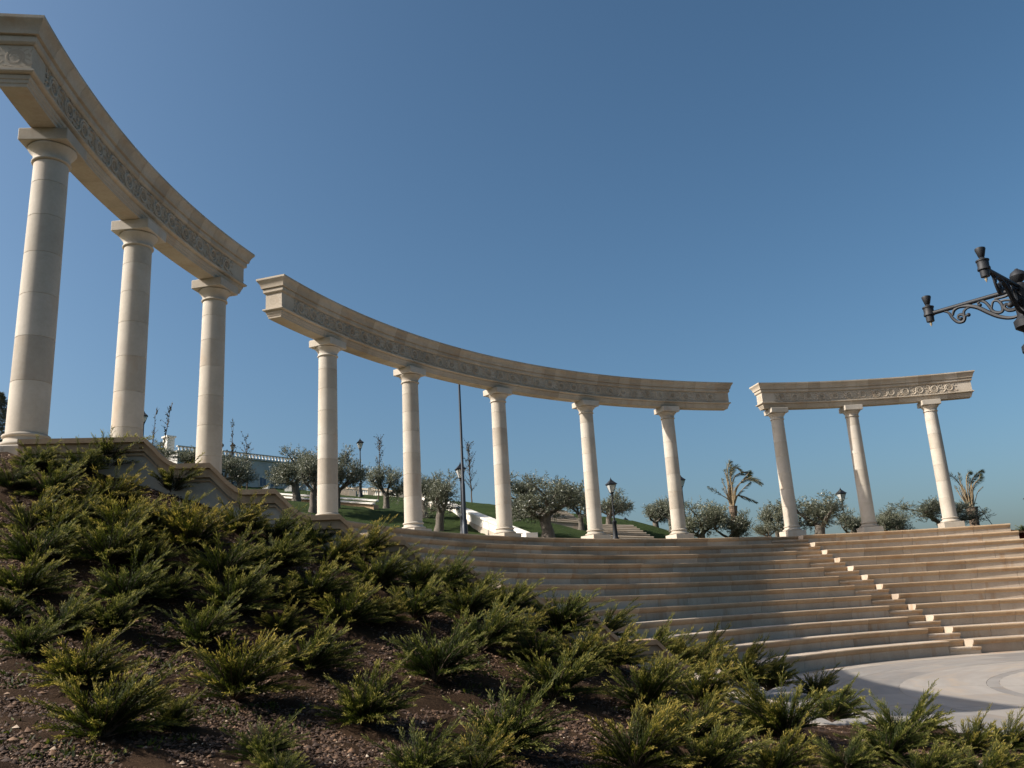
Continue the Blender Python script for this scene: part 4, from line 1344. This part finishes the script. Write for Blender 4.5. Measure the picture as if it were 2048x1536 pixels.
fr1 = [(z1([(580, 880), (575, 600), (565, 400), (600, 250), (635, 165)]), 0.45, 0.55, 0.25, 0.05, 110),
       (z1([(590, 880), (600, 620), (590, 420), (610, 280)]), 0.40, 0.45, 0.3, 0.05, 80),
       (z1([(560, 880), (545, 600), (530, 420), (518, 310)]), 0.22, 0.5, 0.5, 0.045, 40),
       (z1([(600, 860), (600, 560), (640, 350), (700, 262), (800, 330)]), 0.42, 0.35, 0.4, 0.045, 90),
       (z1([(605, 860), (610, 600), (680, 430), (780, 365), (890, 360), (910, 400)]), 0.48, 0.2, 0.4, 0.045, 110),
       (z1([(610, 860), (650, 640), (760, 520), (860, 420), (890, 385)]), 0.35, 0.15, 0.45, 0.045, 80),
       (z1([(610, 870), (670, 640), (790, 500), (930, 490), (1050, 570)]), 0.50, 0.6, 0.4, 0.045, 110),
       (z1([(620, 860), (680, 730), (790, 620), (890, 540)]), 0.30, 0.2, 0.3, 0.04, 60),
       (z1([(615, 830), (660, 740), (740, 745), (860, 800), (965, 855)]), 0.35, 0.05, 0.25, 0.045, 100),
       (z1([(560, 880), (510, 780), (430, 720), (330, 650), (215, 575)]), 0.22, 0.3, 0.5, 0.035, 60),
       (z1([(555, 890), (520, 700), (480, 540), (460, 455)]), 0.18, 0.6, 0.5, 0.04, 30),
       (z1([(550, 890), (505, 720), (450, 600)]), 0.15, 0.7, 0.5, 0.04, 24)]
for a in (530, 548, 570, 590, 612, 630, 642):
    fr1.append((z1([(585 + (a - 585) * 0.3, 905), (585 + (a - 585) * 0.8, 760), (a, 600)]), 0.0, 0.5, 0.9, 0.05, 0))
palm('taller palm with wind-blown fronds left of the shaded column', 1474, 1082, 46, 1012, 1, fr1, 31, 0.17)
def z2(pts): return [((a - 1020) * 0.0967, (c - 560) * 0.0967) for a, c in pts]
fr2 = [(z2([(980, 540), (900, 200), (850, 80), (740, -60), (600, -180)]), 0.25, 0.6, 0.55, 0.05, 60),
       (z2([(1000, 540), (960, 250), (930, 60), (915, -150)]), 0.25, 0.5, 0.5, 0.05, 50),
       (z2([(1020, 540), (1010, 250), (1030, 0), (1080, -130), (1140, -150)]), 0.35, 0.3, 0.45, 0.05, 80),
       (z2([(1050, 540), (1090, 250), (1130, 60), (1230, -80), (1360, -170), (1410, -180)]), 0.40, 0.1, 0.35, 0.05, 120),
       (z2([(1060, 540), (1110, 260), (1170, 100), (1260, 0), (1330, -100)]), 0.40, 0.1, 0.3, 0.05, 110),
       (z2([(1030, 540), (1060, 300), (1080, 80), (1120, -60)]), 0.30, 0.35, 0.4, 0.05, 60),
       (z2([(960, 540), (870, 380), (820, 200), (790, 100)]), 0.15, 0.6, 0.5, 0.04, 24),
       (z2([(1070, 540), (1130, 400), (1200, 250), (1290, 165)]), 0.12, 0.8, 0.6, 0.03, 24)]
for a in (880, 910, 940, 970, 1000, 1030, 1060, 1090):
    fr2.append((z2([(1020 + (a - 1020) * 0.4, 600), (1020 + (a - 1020) * 0.8, 360), (a, 110)]), 0.0, 0.5, 0.9, 0.055, 0))
p2 = palm('shorter palm with cut frond stalks, right of the sunlit column', 1950, 1052, 46, 1014, 1, fr2, 32, 0.23)
a, c = at(1958, 1012, 46), at(1985, 1050, 44)
mb = MB(); mb.tube([a - p2.location, a.lerp(c, 0.5) - p2.location - Vector((0, 0, .04)), c - p2.location], 0.018, 5); mb.obj('stay_rope', M['iron'], p2)

# bush in a pot at the right edge
p0 = at(2050, 1066, 40)
o = empty('potted_shrub', (p0.x, p0.y, p0.z - 0.9)); tag(o, 'dark potted shrub at the right photo edge beside the seating', 'shrub')
mb = MB(); mb.lathe([(0.2, 0), (0.3, 0.5), (0.32, 0.9), (0.28, 0.9)], 14); mb.obj('pot', M['red'], o, 40)
q = link('foliage', JV[0][0], o, (0, 0, 0.9)); q.scale = (0.7, 0.7, 0.8)
